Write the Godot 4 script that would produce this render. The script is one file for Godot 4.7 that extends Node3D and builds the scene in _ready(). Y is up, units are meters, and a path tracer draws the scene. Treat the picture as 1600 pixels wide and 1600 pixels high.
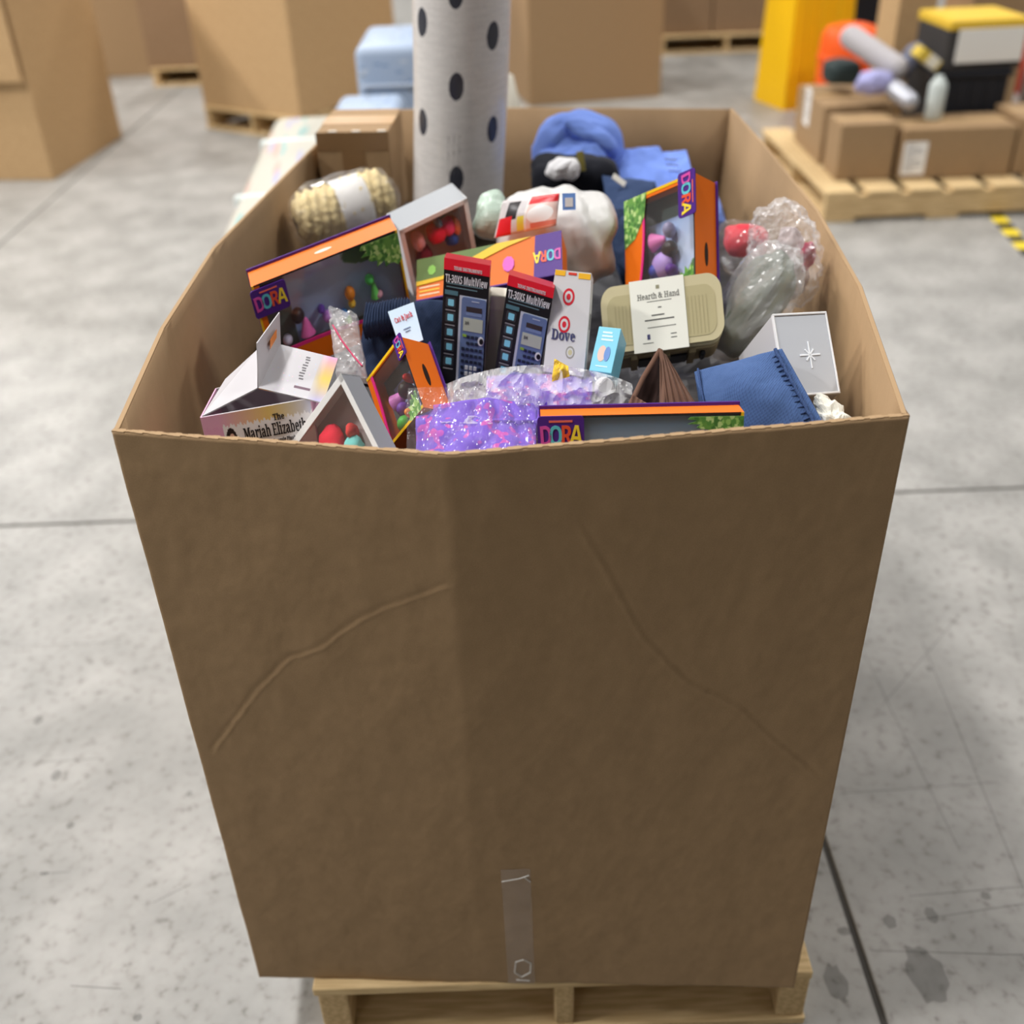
extends Node3D

# ---------------------------------------------------------------- camera numbers (position, right, up, back)
const EYE := Vector3(0, 1.5954, 0.9313)
const FOCAL := 1640.4          # focal length in pixels of a 1600 pixel frame
var cam_basis := Basis(Vector3(0.99929, -0.03142, 0.0206), Vector3(0.03757, 0.83568, -0.54793), Vector3(0.0, 0.54832, 0.83627))
var mats := {}
var used := {}
var rng := RandomNumberGenerator.new()
var noise := FastNoiseLite.new()
const SQ := 0.75               # widths in the photograph are narrow: letters are set condensed

# ---------------------------------------------------------------- helpers
func ray(px: float, py: float) -> Vector3:
	return -cam_basis.z + cam_basis.x * ((px - 800.0) / FOCAL) - cam_basis.y * ((py - 800.0) / FOCAL)

func ay(px: float, py: float, y: float) -> Vector3:   # point of the level plane at height y
	var r := ray(px, py)
	return EYE + r * ((y - EYE.y) / r.y)

func az(px: float, py: float, z: float) -> Vector3:   # point of the upright plane at depth z
	var r := ray(px, py)
	return EYE + r * ((z - EYE.z) / r.z)

func mpp(p: Vector3) -> float:                        # metres per pixel at a point
	return (p - EYE).dot(-cam_basis.z) / FOCAL

func col(r: int, g: int, b: int, a := 1.0) -> Color:
	return Color(r / 255.0, g / 255.0, b / 255.0, a)

func mat(key: String, c: Color, rough := 0.7, metal := 0.0) -> StandardMaterial3D:
	if mats.has(key):
		return mats[key]
	var m := StandardMaterial3D.new()
	m.resource_name = key
	m.albedo_color = c
	m.roughness = rough
	m.metallic = metal
	m.metallic_specular = 0.35
	mats[key] = m
	return m

func pal(c: Color, rough := 0.6) -> StandardMaterial3D:
	return mat("paint_" + c.to_html() + str(rough), c, rough)

func film(key: String, alpha: float, rough := 0.12, c := Color(1, 1, 1)) -> StandardMaterial3D:
	if mats.has(key):
		return mats[key]
	var m := mat(key, Color(c.r, c.g, c.b, alpha), rough)
	m.transparency = BaseMaterial3D.TRANSPARENCY_ALPHA
	m.cull_mode = BaseMaterial3D.CULL_DISABLED
	return m

func noise_tex(freq: float, c0: Color, c1: Color, sz := 512, seed_ := 1, oct := 4, mid := -1.0) -> NoiseTexture2D:
	var t := NoiseTexture2D.new()
	t.width = sz
	t.height = sz
	t.seamless = true
	var n := FastNoiseLite.new()
	n.noise_type = FastNoiseLite.TYPE_SIMPLEX_SMOOTH
	n.frequency = freq
	n.fractal_octaves = oct
	n.seed = seed_
	t.noise = n
	var g := Gradient.new()
	g.set_color(0, c0)
	g.set_color(1, c1)
	if mid > 0.0:
		g.set_offset(0, mid)
	t.color_ramp = g
	return t

func tri_mat(key: String, t: Texture2D, scale: float, rough := 0.8) -> StandardMaterial3D:
	var m := mat(key, Color(1, 1, 1), rough)
	m.albedo_texture = t
	m.uv1_triplanar = true
	m.uv1_scale = Vector3.ONE * scale
	return m

func begin(smooth := true) -> SurfaceTool:
	var st := SurfaceTool.new()
	st.begin(Mesh.PRIMITIVE_TRIANGLES)
	st.set_smooth_group(0 if smooth else -1)
	return st

func numbered(called: String) -> String:
	var n: int = used.get(called, -1) + 1
	used[called] = n
	return called if n == 0 else "%s_%03d" % [called, n]

func obj(called: String, st: SurfaceTool, m: Material, parent: Node3D = self, at := Transform3D.IDENTITY) -> MeshInstance3D:
	st.generate_normals()
	var o := MeshInstance3D.new()
	o.mesh = st.commit()
	o.material_override = m
	o.transform = at
	o.name = numbered(called) if parent == self else called
	parent.add_child(o, true)
	return o

func tag(o: Node, label: String, category: String, group := "") -> Node:
	o.set_meta("label", label)
	o.set_meta("category", category)
	if group:
		o.set_meta("group", group)
	return o

func thing(called: String, label: String, category: String, at := Transform3D.IDENTITY, group := "") -> Node3D:
	var o := Node3D.new()
	o.name = numbered(called)
	o.transform = at
	add_child(o)
	tag(o, label, category, group)
	return o

func structure(o: Node) -> Node:
	o.set_meta("kind", "structure")
	return o

# triangles are given counter-clockwise as seen from outside
func tri(st: SurfaceTool, a: Vector3, b: Vector3, c: Vector3) -> void:
	for p: Vector3 in [a, c, b]:
		st.set_uv(Vector2(p.x, -p.y))
		st.add_vertex(p)

func quad(st: SurfaceTool, a: Vector3, b: Vector3, c: Vector3, d: Vector3) -> void:  # a b c d: bottom left, bottom right, top right, top left
	var uv := [Vector2(0, 1), Vector2(1, 1), Vector2(1, 0), Vector2(0, 0)]
	var p := [a, b, c, d]
	for i in [0, 2, 1, 0, 3, 2]:
		st.set_uv(uv[i])
		st.add_vertex(p[i])

func box(st: SurfaceTool, size: Vector3, r := 0.0, at := Transform3D.IDENTITY, seg := 1) -> void:
	var h := size / 2.0
	r = minf(r, minf(h.x, minf(h.y, h.z)) * 0.98)
	for ax in 3:
		var bx: int = (ax + 1) % 3
		var cx: int = (ax + 2) % 3
		for s: float in [-1.0, 1.0]:
			var us := _cuts(h[bx], r, seg)
			var vs := _cuts(h[cx], r, seg)
			for i in us.size() - 1:
				for j in vs.size() - 1:
					var ps := []
					var uvs := []
					for k: Vector2i in [Vector2i(i, j), Vector2i(i + 1, j), Vector2i(i + 1, j + 1), Vector2i(i, j + 1)]:
						var p := Vector3.ZERO
						p[ax] = s * h[ax]
						p[bx] = us[k.x]
						p[cx] = vs[k.y]
						uvs.append(Vector2(p[bx] / size[bx] + 0.5, p[cx] / size[cx] + 0.5))
						if r > 0.0:
							var q := p.clamp(-(h - Vector3.ONE * r), h - Vector3.ONE * r)
							p = q + (p - q).normalized() * r
						ps.append(at * p)
					var order := [0, 2, 1, 0, 3, 2] if s > 0 else [0, 1, 2, 0, 2, 3]
					for n: int in order:
						st.set_uv(uvs[n])
						st.add_vertex(ps[n])

func _cuts(h: float, r: float, seg: int) -> PackedFloat32Array:
	var a := PackedFloat32Array()
	if r <= 0.0:
		a.append(-h)
		a.append(h)
		return a
	for i in seg + 1:
		a.append(-h + r * (1.0 - tan(PI / 4 * (1.0 - float(i) / seg))))
	for i in seg + 1:
		a.append(h - r * (1.0 - tan(PI / 4 * float(i) / seg)))
	return a

func T(x: float, y: float, z: float, b := Basis.IDENTITY) -> Transform3D:
	return Transform3D(b, Vector3(x, y, z))

func grid(st: SurfaceTool, nu: int, nv: int, f: Callable) -> void:   # f(u, v): u to the right, v up, seen from outside
	var p := []
	for j in nv + 1:
		var row := PackedVector3Array()
		for i in nu + 1:
			row.append(f.call(float(i) / nu, float(j) / nv))
		p.append(row)
	for j in nv:
		for i in nu:
			for k: Vector2i in [Vector2i(i, j), Vector2i(i + 1, j + 1), Vector2i(i + 1, j), Vector2i(i, j), Vector2i(i, j + 1), Vector2i(i + 1, j + 1)]:
				st.set_uv(Vector2(float(k.x) / nu, 1.0 - float(k.y) / nv))
				st.add_vertex(p[k.y][k.x])

func sheet(st: SurfaceTool, nu: int, nv: int, f: Callable, back: Vector3) -> void:   # a surface with thickness, its far side moved by back
	grid(st, nu, nv, f)
	grid(st, nu, nv, func(u: float, v: float) -> Vector3: return f.call(1.0 - u, v) + back)
	grid(st, nu, 1, func(u: float, v: float) -> Vector3: return f.call(u, 1.0) + back * v)
	grid(st, nu, 1, func(u: float, v: float) -> Vector3: return f.call(1.0 - u, 0.0) + back * v)
	grid(st, 1, nv, func(u: float, v: float) -> Vector3: return f.call(1.0, v) + back * u)
	grid(st, 1, nv, func(u: float, v: float) -> Vector3: return f.call(0.0, v) + back * (1.0 - u))

func prism(st: SurfaceTool, pts: PackedVector2Array, z0: float, z1: float) -> void:   # polygon in x, y (counter-clockwise) between two depths
	if Geometry2D.is_polygon_clockwise(pts):
		pts.reverse()
	var idx := Geometry2D.triangulate_polygon(pts)
	for i in range(0, idx.size(), 3):
		var a := pts[idx[i]]
		var b := pts[idx[i + 1]]
		var c := pts[idx[i + 2]]
		if (b - a).cross(c - a) < 0.0:
			var d := b
			b = c
			c = d
		tri(st, Vector3(a.x, a.y, z1), Vector3(b.x, b.y, z1), Vector3(c.x, c.y, z1))
		tri(st, Vector3(a.x, a.y, z0), Vector3(c.x, c.y, z0), Vector3(b.x, b.y, z0))
	for i in pts.size():
		var a := pts[i]
		var b := pts[(i + 1) % pts.size()]
		quad(st, Vector3(a.x, a.y, z0), Vector3(b.x, b.y, z0), Vector3(b.x, b.y, z1), Vector3(a.x, a.y, z1))

func rect2(x0: float, y0: float, x1: float, y1: float) -> PackedVector2Array:
	return PackedVector2Array([Vector2(x0, y0), Vector2(x1, y0), Vector2(x1, y1), Vector2(x0, y1)])

func oval(x: float, y: float, rx: float, ry: float, n := 20) -> PackedVector2Array:
	var a := PackedVector2Array()
	for i in n:
		a.append(Vector2(x + rx * cos(TAU * i / n), y + ry * sin(TAU * i / n)))
	return a

func rrect(x0: float, y0: float, x1: float, y1: float, r: float, n := 6) -> PackedVector2Array:
	var a := PackedVector2Array()
	for q in 4:
		var c := Vector2(x1 - r if q in [0, 3] else x0 + r, y1 - r if q < 2 else y0 + r)
		for i in n + 1:
			var t := PI / 2 * (q + float(i) / n)
			a.append(c + Vector2(cos(t), sin(t)) * r)
	return a

func tube(st: SurfaceTool, pts: Array, r: float, n := 6) -> void:
	for i in pts.size() - 1:
		var a: Vector3 = pts[i]
		var b: Vector3 = pts[i + 1]
		var d := (b - a).normalized()
		var s := d.cross(Vector3.UP if absf(d.y) < 0.9 else Vector3.RIGHT).normalized()
		var t := s.cross(d)
		for k in n:
			var p := (s * cos(TAU * k / n) + t * sin(TAU * k / n)) * r
			var q := (s * cos(TAU * (k + 1) / n) + t * sin(TAU * (k + 1) / n)) * r
			quad(st, a + p, a + q, b + q, b + p)

func lathe(st: SurfaceTool, prof: PackedVector2Array, n := 32, at := Transform3D.IDENTITY, sx := 1.0, sz := 1.0) -> void:   # profile of (radius, height), going up
	grid(st, n, prof.size() - 1, func(u: float, v: float) -> Vector3:
		var p := prof[roundi(v * (prof.size() - 1))]
		return at * Vector3(p.x * sx * sin(TAU * u), p.y, p.x * sz * cos(TAU * u)))

func spow(x: float, e: float) -> float:
	return signf(x) * pow(absf(x), e)

# a rounded soft body: e = 1 is an ellipsoid, smaller is boxier; amp and freq crumple it, folds go along the axis "dir"
func lump(st: SurfaceTool, at: Transform3D, r: Vector3, e := 0.7, amp := 0.004, freq := 20.0, seed_ := 1, nu := 40, nv := 24, stretch := Vector3.ONE) -> void:
	var n := FastNoiseLite.new()
	n.seed = seed_
	n.frequency = freq
	n.fractal_octaves = 3
	grid(st, nu, nv, func(u: float, v: float) -> Vector3:
		var a := TAU * u
		var b := PI * (v - 0.5)
		var p := Vector3(spow(sin(a), e) * spow(cos(b), e), spow(sin(b), e), spow(cos(a), e) * spow(cos(b), e))
		var d := p.normalized()
		var q := p * r
		return at * (q + d * amp * n.get_noise_3dv((at.origin + q * stretch))))

func letters(s: String, h: float, m: Material, parent: Node3D, at: Transform3D, wide := 1.0, bold := true, serif := false, called := "lettering") -> void:
	var f := SystemFont.new()
	f.font_names = PackedStringArray(["Droid Serif" if serif else "Droid Sans"])
	f.font_weight = 700 if bold else 400
	var t := TextMesh.new()
	t.text = s
	t.font = f
	t.font_size = 32
	t.pixel_size = h / 23.0
	t.depth = 0.0006
	t.curve_step = 2.0
	var o := MeshInstance3D.new()
	o.mesh = t
	o.material_override = m
	o.name = called
	o.transform = at * Transform3D(Basis(Vector3(wide, 0, 0), Vector3(0, 1, 0), Vector3(0, 0, 1)), Vector3.ZERO)
	parent.add_child(o, true)

func pic(w: int, h: int, bg: Color) -> Image:
	var im := Image.create(w, h, false, Image.FORMAT_RGB8)
	im.fill(bg)
	return im

func fr(im: Image, x0: float, y0: float, x1: float, y1: float, c: Color) -> void:
	var w := im.get_width()
	var h := im.get_height()
	im.fill_rect(Rect2i(roundi(x0 * w), roundi(y0 * h), maxi(1, roundi((x1 - x0) * w)), maxi(1, roundi((y1 - y0) * h))), c)

func dot(im: Image, x: float, y: float, rx: float, ry: float, c: Color) -> void:
	var w := im.get_width()
	var h := im.get_height()
	for j in range(maxi(0, int((y - ry) * h)), mini(h, int((y + ry) * h) + 1)):
		for i in range(maxi(0, int((x - rx) * w)), mini(w, int((x + rx) * w) + 1)):
			var dx := (float(i) / w - x) / rx
			var dy := (float(j) / h - y) / ry
			if dx * dx + dy * dy <= 1.0:
				im.set_pixel(i, j, c)

func pic_mat(key: String, im: Image, rough := 0.45) -> StandardMaterial3D:
	var m := mat(key, Color(1, 1, 1), rough)
	m.albedo_texture = ImageTexture.create_from_image(im)
	return m

func face(called: String, m: Material, parent: Node3D, x0: float, y0: float, x1: float, y1: float, z: float, th := 0.0006) -> MeshInstance3D:   # a thin print or card, its picture upright on the front
	var st := begin(false)
	quad(st, Vector3(x0, y0, z + th), Vector3(x1, y0, z + th), Vector3(x1, y1, z + th), Vector3(x0, y1, z + th))
	quad(st, Vector3(x1, y0, z), Vector3(x0, y0, z), Vector3(x0, y1, z), Vector3(x1, y1, z))
	quad(st, Vector3(x0, y1, z + th), Vector3(x1, y1, z + th), Vector3(x1, y1, z), Vector3(x0, y1, z))
	quad(st, Vector3(x0, y0, z), Vector3(x1, y0, z), Vector3(x1, y0, z + th), Vector3(x0, y0, z + th))
	quad(st, Vector3(x1, y0, z + th), Vector3(x1, y0, z), Vector3(x1, y1, z), Vector3(x1, y1, z + th))
	quad(st, Vector3(x0, y0, z), Vector3(x0, y0, z + th), Vector3(x0, y1, z + th), Vector3(x0, y1, z))
	return obj(called, st, m, parent)

func block(called: String, m: Material, parent: Node3D, size: Vector3, at: Transform3D, r := 0.002, seg := 1) -> MeshInstance3D:
	var st := begin(false)
	box(st, size, r, at, seg)
	return obj(called, st, m, parent)

func poly(called: String, m: Material, parent: Node3D, pts: PackedVector2Array, z0: float, z1: float) -> MeshInstance3D:
	var st := begin(false)
	prism(st, pts, z0, z1)
	return obj(called, st, m, parent)

func ball(called: String, m: Material, parent: Node3D, at: Vector3, r: Vector3, e := 1.0, amp := 0.0, freq := 20.0) -> MeshInstance3D:
	var st := begin()
	lump(st, T(at.x, at.y, at.z), r, e, amp, freq, 3, 20, 14)
	return obj(called, st, m, parent)

# a soft sheet between four corners (bottom left, bottom right, top right, top left), swollen and creased
func patch(st: SurfaceTool, a: Vector3, b: Vector3, c: Vector3, d: Vector3, bulge: float, amp: float, freq: float, th: float, seed_ := 1, nu := 36, nv := 36, ribs := 0.0, rib_n := 0.0) -> void:
	var n := FastNoiseLite.new()
	n.seed = seed_
	n.frequency = freq
	n.fractal_octaves = 3
	var nr := (b - a).cross(d - a).normalized()
	sheet(st, nu, nv, func(u: float, v: float) -> Vector3:
		var p := a.lerp(b, u).lerp(d.lerp(c, u), v)
		var w := sin(PI * u) * sin(PI * v)
		return p + nr * (bulge * w + amp * n.get_noise_3dv(p) + ribs * sin(rib_n * TAU * u)), -nr * th)


# ================================================================ the scene
func _ready() -> void:
	rng.seed = 7
	make_camera_and_light()
	make_materials()
	make_room()
	make_gaylord()
	make_background()
	make_goods_behind()
	make_goods_middle()
	make_goods_front()

func make_camera_and_light() -> void:
	var cam := Camera3D.new()
	cam.name = "camera"
	var at := CameraAttributesPhysical.new()
	at.frustum_focal_length = 24.605
	at.exposure_aperture = 1.9
	at.frustum_focus_distance = 1.19
	add_child(cam)
	cam.attributes = at
	cam.fov = 51.996
	cam.near = 0.02
	cam.far = 80.0
	cam.transform = Transform3D(cam_basis, EYE)
	cam.current = true
	var we := WorldEnvironment.new()
	we.name = "environment"
	var e := Environment.new()
	e.background_mode = Environment.BG_COLOR
	e.background_color = Color(0.02, 0.02, 0.02)
	e.tonemap_mode = Environment.TONE_MAPPER_LINEAR
	e.tonemap_exposure = 1.06
	e.sdfgi_enabled = true
	e.ssao_enabled = true
	e.ssil_enabled = true
	we.environment = e
	add_child(we)
	# rows of long high-bay lamps under the ceiling; each first one is added fill
	var rows := [[-7.6, 1.95, 6.3, "far aisle beyond the lidded box"], [-2.4, 1.1, 5.2, "aisle beside the open bulk box"], [5.0, 0.95, 4.3, "aisle beyond the pallet of cartons"]]
	for r: Array in rows:
		for k in 5:
			var z: float = r[2] - 5.2 * k
			lamp(r[0], z, LAMP_ENERGY * r[1] * [0.1, 1.0, 1.0, 0.75, 0.75][k], "long white high-bay lamp, %s of the row over the %s" % [["added_front_fill", "second", "third", "fourth", "fifth"][k], r[3]])

const LAMP_ENERGY := 24.0
const CEILING := 8.0

func lamp(x: float, z: float, energy: float, label: String) -> void:
	var t := thing("high_bay_lamp", label, "lamp", T(x, CEILING - 0.6, z), "high-bay lamps")
	block("housing", mat("lamp_housing", col(225, 225, 222), 0.4, 0.3), t, Vector3(0.5, 0.1, 1.5), T(0, 0.06, 0), 0.02)
	var g := mat("lamp_glow", Color(1, 1, 1), 0.5)
	g.emission_enabled = true
	g.emission = Color(1, 0.97, 0.92)
	g.emission_energy_multiplier = 6.0
	block("diffuser", g, t, Vector3(0.44, 0.02, 1.42), T(0, 0.0, 0), 0.005)
	for s: float in [-0.5, 0.5]:
		var st := begin()
		tube(st, [Vector3(0, 0.1, s), Vector3(0, 0.6, s)], 0.006)
		obj("hanger", st, mat("steel", col(150, 150, 150), 0.4, 0.8), t)
	var l := AreaLight3D.new()
	l.name = "lamp_light"
	l.area_size = Vector2(0.44, 1.42)
	l.light_energy = energy
	l.light_color = Color(1, 0.99, 0.985)
	l.area_range = 60.0
	l.area_attenuation = 2.0
	l.shadow_enabled = true
	l.transform = Transform3D(Basis(Vector3(1, 0, 0), Vector3(0, 0, -1), Vector3(0, 1, 0)), Vector3(0, -0.02, 0))
	t.add_child(l)

func make_materials() -> void:
	# kraft board: fibre grain over faint flute lines
	var kraft := tri_mat("kraft", noise_tex(0.02, col(163, 134, 99), col(171, 141, 105), 512, 3, 5), 3.0, 0.75)
	kraft.detail_enabled = true
	kraft.detail_blend_mode = BaseMaterial3D.BLEND_MODE_MUL
	kraft.detail_albedo = noise_tex(0.35, col(225, 225, 225), col(255, 255, 255), 512, 8, 2)
	kraft.metallic_specular = 0.35
	var k2 := tri_mat("kraft_light", noise_tex(0.02, col(188, 155, 113), col(202, 169, 126), 512, 5, 4), 3.0, 0.75)
	k2.metallic_specular = 0.3
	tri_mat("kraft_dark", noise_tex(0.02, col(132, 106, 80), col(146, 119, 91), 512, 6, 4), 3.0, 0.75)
	mat("kraft_edge", col(168, 140, 106), 0.9)
	var wood := tri_mat("pine", noise_tex(0.012, col(190, 160, 114), col(232, 206, 158), 512, 11, 5), 5.0, 0.75)
	wood.uv1_scale = Vector3(1.2, 14, 14)
	var wood2 := tri_mat("pine_along", noise_tex(0.012, col(182, 152, 108), col(224, 196, 148), 512, 12, 5), 5.0, 0.75)
	wood2.uv1_scale = Vector3(14, 14, 1.2)
	# polished concrete
	var c := tri_mat("concrete", noise_tex(0.006, col(143, 142, 138), col(175, 173, 169), 1024, 21, 6), 0.6, 0.42)
	c.uv1_world_triplanar = true
	c.detail_enabled = true
	c.detail_blend_mode = BaseMaterial3D.BLEND_MODE_MUL
	var sp := noise_tex(0.05, col(176, 174, 170), col(255, 255, 255), 1024, 33, 6)
	sp.color_ramp.add_point(0.26, col(238, 237, 235))
	sp.color_ramp.add_point(0.45, col(248, 248, 247))
	c.detail_albedo = sp
	c.metallic_specular = 0.4
	# denim: a diagonal twill
	var im := pic(128, 128, Color.BLACK)
	rng.seed = 5
	for j in 128:
		for i in 128:
			var d := 0.5 + 0.5 * sin((i + j) * TAU / 8.0)
			var k := 0.82 + 0.2 * d + rng.randf_range(-0.09, 0.09)
			im.set_pixel(i, j, Color(k * 0.9, k * 0.93, k * 0.96))
	var twill := ImageTexture.create_from_image(im)
	for a in [["denim", col(86, 112, 160)], ["denim_dark", col(44, 58, 86)], ["denim_navy", col(62, 80, 116)], ["denim_seam", col(70, 92, 136)]]:
		var m := mat(a[0], a[1], 0.9)
		m.albedo_texture = twill
		m.uv1_triplanar = true
		m.uv1_scale = Vector3.ONE * 18.0
	# loose knit and fleece
	for a in [["fleece_blue", col(122, 152, 232)], ["cloth_black", col(28, 30, 38)], ["cloth_white", col(226, 226, 228)], ["cloth_olive", col(104, 112, 98)], ["cloth_red", col(214, 62, 74)], ["cloth_sage", col(190, 204, 192)]]:
		var m := mat(a[0], a[1], 0.95)
		m.rim_enabled = true
		m.rim = 0.25
	var cord := mat("corduroy", col(104, 76, 62), 0.95)
	cord.rim_enabled = true
	cord.rim = 0.3
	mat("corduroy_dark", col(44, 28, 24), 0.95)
	film("bag_film", 0.05, 0.13)
	film("clear_window", 0.012, 0.06)
	film("haze_film", 0.2, 0.16)
	film("bag_film2", 0.36, 0.2)

# ---------------------------------------------------------------- the warehouse
func make_room() -> void:
	var x0 := -16.0
	var x1 := 16.0
	var z0 := -22.0
	var z1 := 15.0
	var fl := Node3D.new()
	fl.name = "floor"
	add_child(fl)
	structure(fl)
	fl.set_meta("label", "worn polished concrete warehouse floor with saw-cut joints")
	var cm: Material = mats["concrete"]
	block("subfloor", pal(col(74, 72, 68), 0.9), fl, Vector3(x1 - x0, 0.2, z1 - z0), T(0, -0.105, (z0 + z1) / 2), 0.0)
	var g := 0.005
	var xs_near := [x0, -2.385, 0.555, 3.5, x1]
	var xs_far := [x0, -2.385, 3.5, x1]
	for row in 2:
		var xs: Array = xs_near if row == 0 else xs_far
		var za := -1.53 if row == 0 else z0
		var zb := z1 if row == 0 else -1.53
		for i in xs.size() - 1:
			var a: float = xs[i] + g
			var b: float = xs[i + 1] - g
			block("slab", cm, fl, Vector3(b - a, 0.02, zb - za - 2 * g), T((a + b) / 2, -0.01, (za + zb) / 2), 0.004)
	# stains and scuffs worn into the slabs
	var stain := mat("floor_stain", col(70, 68, 64, 0.13), 0.5)
	stain.transparency = BaseMaterial3D.TRANSPARENCY_ALPHA
	var scuff := mat("floor_scuff", col(50, 49, 47, 0.28), 0.6)
	scuff.transparency = BaseMaterial3D.TRANSPARENCY_ALPHA
	var n := 0
	for s: Array in [[1447, 1522, 34, 42], [1306, 1535, 20, 26], [1455, 1430, 11, 12], [1452, 1045, 5, 5], [1390, 1440, 12, 10], [1320, 1455, 14, 6], [88, 1212, 9, 9], [60, 1125, 8, 8], [296, 1240, 5, 4], [1540, 1400, 9, 6], [110, 1290, 7, 5], [70, 1365, 8, 3], [215, 1590, 8, 5]]:
		var p := ay(s[0], s[1], 0.0)
		var k := mpp(p)
		var st := begin(false)
		var pts := PackedVector2Array()
		for i in 18:
			var r: float = 1.0 + 0.22 * noise.get_noise_2d(i * 40.0 + n * 300.0, 5.0) + 0.1 * sin(i * 2.3 + n)
			pts.append(Vector2(cos(TAU * i / 18) * s[2] * k * 0.85 * r, sin(TAU * i / 18) * s[3] * k * 1.2 * r))
		prism(st, pts, 0.0, 0.0004)
		obj("stain", st, stain, fl, Transform3D(Basis(Vector3.RIGHT, -PI / 2), p + Vector3(0, 0.0002, 0)))
		n += 1
	for s: Array in [[1420, 1400, 1600, 1385], [1360, 1485, 1600, 1492], [1430, 1438, 1600, 1412], [1310, 1240, 1560, 1222], [1340, 1000, 1500, 1330], [1440, 1000, 1600, 1390], [60, 1365, 110, 1362], [110, 1540, 190, 1545], [70, 1190, 160, 1185], [240, 1410, 300, 1380], [1500, 960, 1380, 1100], [10, 1010, 190, 1003]]:
		var a := ay(s[0], s[1], 0.0005)
		var b := ay(s[2], s[3], 0.0005)
		var d := (b - a).cross(Vector3.UP).normalized() * 0.0011
		var st := begin(false)
		quad(st, a + d, a - d, b - d, b + d)
		obj("scuff", st, scuff, fl)
	# worn black and yellow marking tape on the slab by the pallet of cartons
	var tape := thing("floor_tape", "black and yellow striped marking tape stuck to the concrete floor", "floor tape", Transform3D.IDENTITY)
	var ta := ay(1536, 312, 0.001)
	var tb := ay(1612, 400, 0.001)
	var td := (tb - ta)
	var side := td.cross(Vector3.UP).normalized() * 0.035
	for i in 9:
		var st := begin(false)
		var p := ta + td * (i / 9.0)
		var q := ta + td * ((i + 1) / 9.0)
		quad(st, p - side, p + side, q + side, q - side)
		quad(st, p + side + Vector3(0, -0.0006, 0), p - side + Vector3(0, -0.0006, 0), q - side + Vector3(0, -0.0006, 0), q + side + Vector3(0, -0.0006, 0))
		obj("stripe", st, pal(col(232, 206, 50), 0.5) if i % 2 == 1 else pal(col(40, 40, 38), 0.5), tape)
	var wm := tri_mat("wall_panel", noise_tex(0.01, col(138, 138, 135), col(150, 150, 147), 256, 9, 3), 1.0, 0.8)
	var hz := (z0 + z1) / 2
	for a: Array in [["wall_back", Vector3(x1 - x0, CEILING, 0.2), Vector3(0, CEILING / 2, z0 - 0.1)], ["wall_front", Vector3(x1 - x0, CEILING, 0.2), Vector3(0, CEILING / 2, z1 + 0.1)], ["wall_left", Vector3(0.2, CEILING, z1 - z0), Vector3(x0 - 0.1, CEILING / 2, hz)], ["wall_right", Vector3(0.2, CEILING, z1 - z0), Vector3(x1 + 0.1, CEILING / 2, hz)], ["ceiling", Vector3(x1 - x0 + 0.4, 0.2, z1 - z0 + 0.4), Vector3(0, CEILING + 0.1, hz)]]:
		var o := block(a[0], wm, self, a[1], T(0, 0, 0), 0.0)
		o.position = a[2]
		structure(o)

# ---------------------------------------------------------------- pallets
func pallet(label: String, at: Transform3D, w: float, d: float, h: float, boards: int, group := "") -> Node3D:
	var t := thing("wooden_pallet", label, "pallet", at, group)
	var bt := h * 0.13
	rng.seed = int(w * 1000) + boards
	var bw := d / boards * 0.8
	for i in boards:     # deck boards run along x
		var z := d / 2 - bw / 2 - i * (d - bw) / (boards - 1)
		var tilt := rng.randf_range(-0.004, 0.004)
		block("deck_board", mats["pine"], t, Vector3(w - rng.randf_range(0, 0.012), bt, bw), T(rng.randf_range(-0.004, 0.004), h - bt / 2, z, Basis(Vector3.UP, tilt)), 0.003)
	for s: float in [-1.0, 0.0, 1.0]:
		var x := s * (w / 2 - 0.03)
		block("stringer", mats["pine_along"], t, Vector3(0.03 if s == 0.0 else 0.045, h - 2 * bt, d - 0.01), T(x, h / 2, 0), 0.003)
	var nb := 3
	for i in nb:
		var z := d / 2 - bw / 2 - i * (d - bw) / (nb - 1)
		block("bottom_board", mats["pine"], t, Vector3(w - 0.01, bt, bw), T(0, bt / 2, z), 0.003)
	return t

# ---------------------------------------------------------------- the big open box
const TOP_Y := 1.09
const BOT_Y := 0.14
const WALL_T := 0.007

func front_line(s: float, t: float) -> Vector3:   # s 0..1 from left to right, t 0..1 from bottom to top
	var l := Vector3(-0.411, BOT_Y, -0.025).lerp(Vector3(-0.404, TOP_Y, -0.015), t)
	var c := Vector3(-0.075, BOT_Y, -0.003).lerp(Vector3(-0.062, TOP_Y, 0.059), t)
	var r := Vector3(0.391, BOT_Y, 0.025).lerp(Vector3(0.398, TOP_Y, 0.016), t)
	var m := 0.425
	if s < m:
		return l.lerp(c, s / m)
	return c.lerp(r, (s - m) / (1.0 - m))

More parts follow.
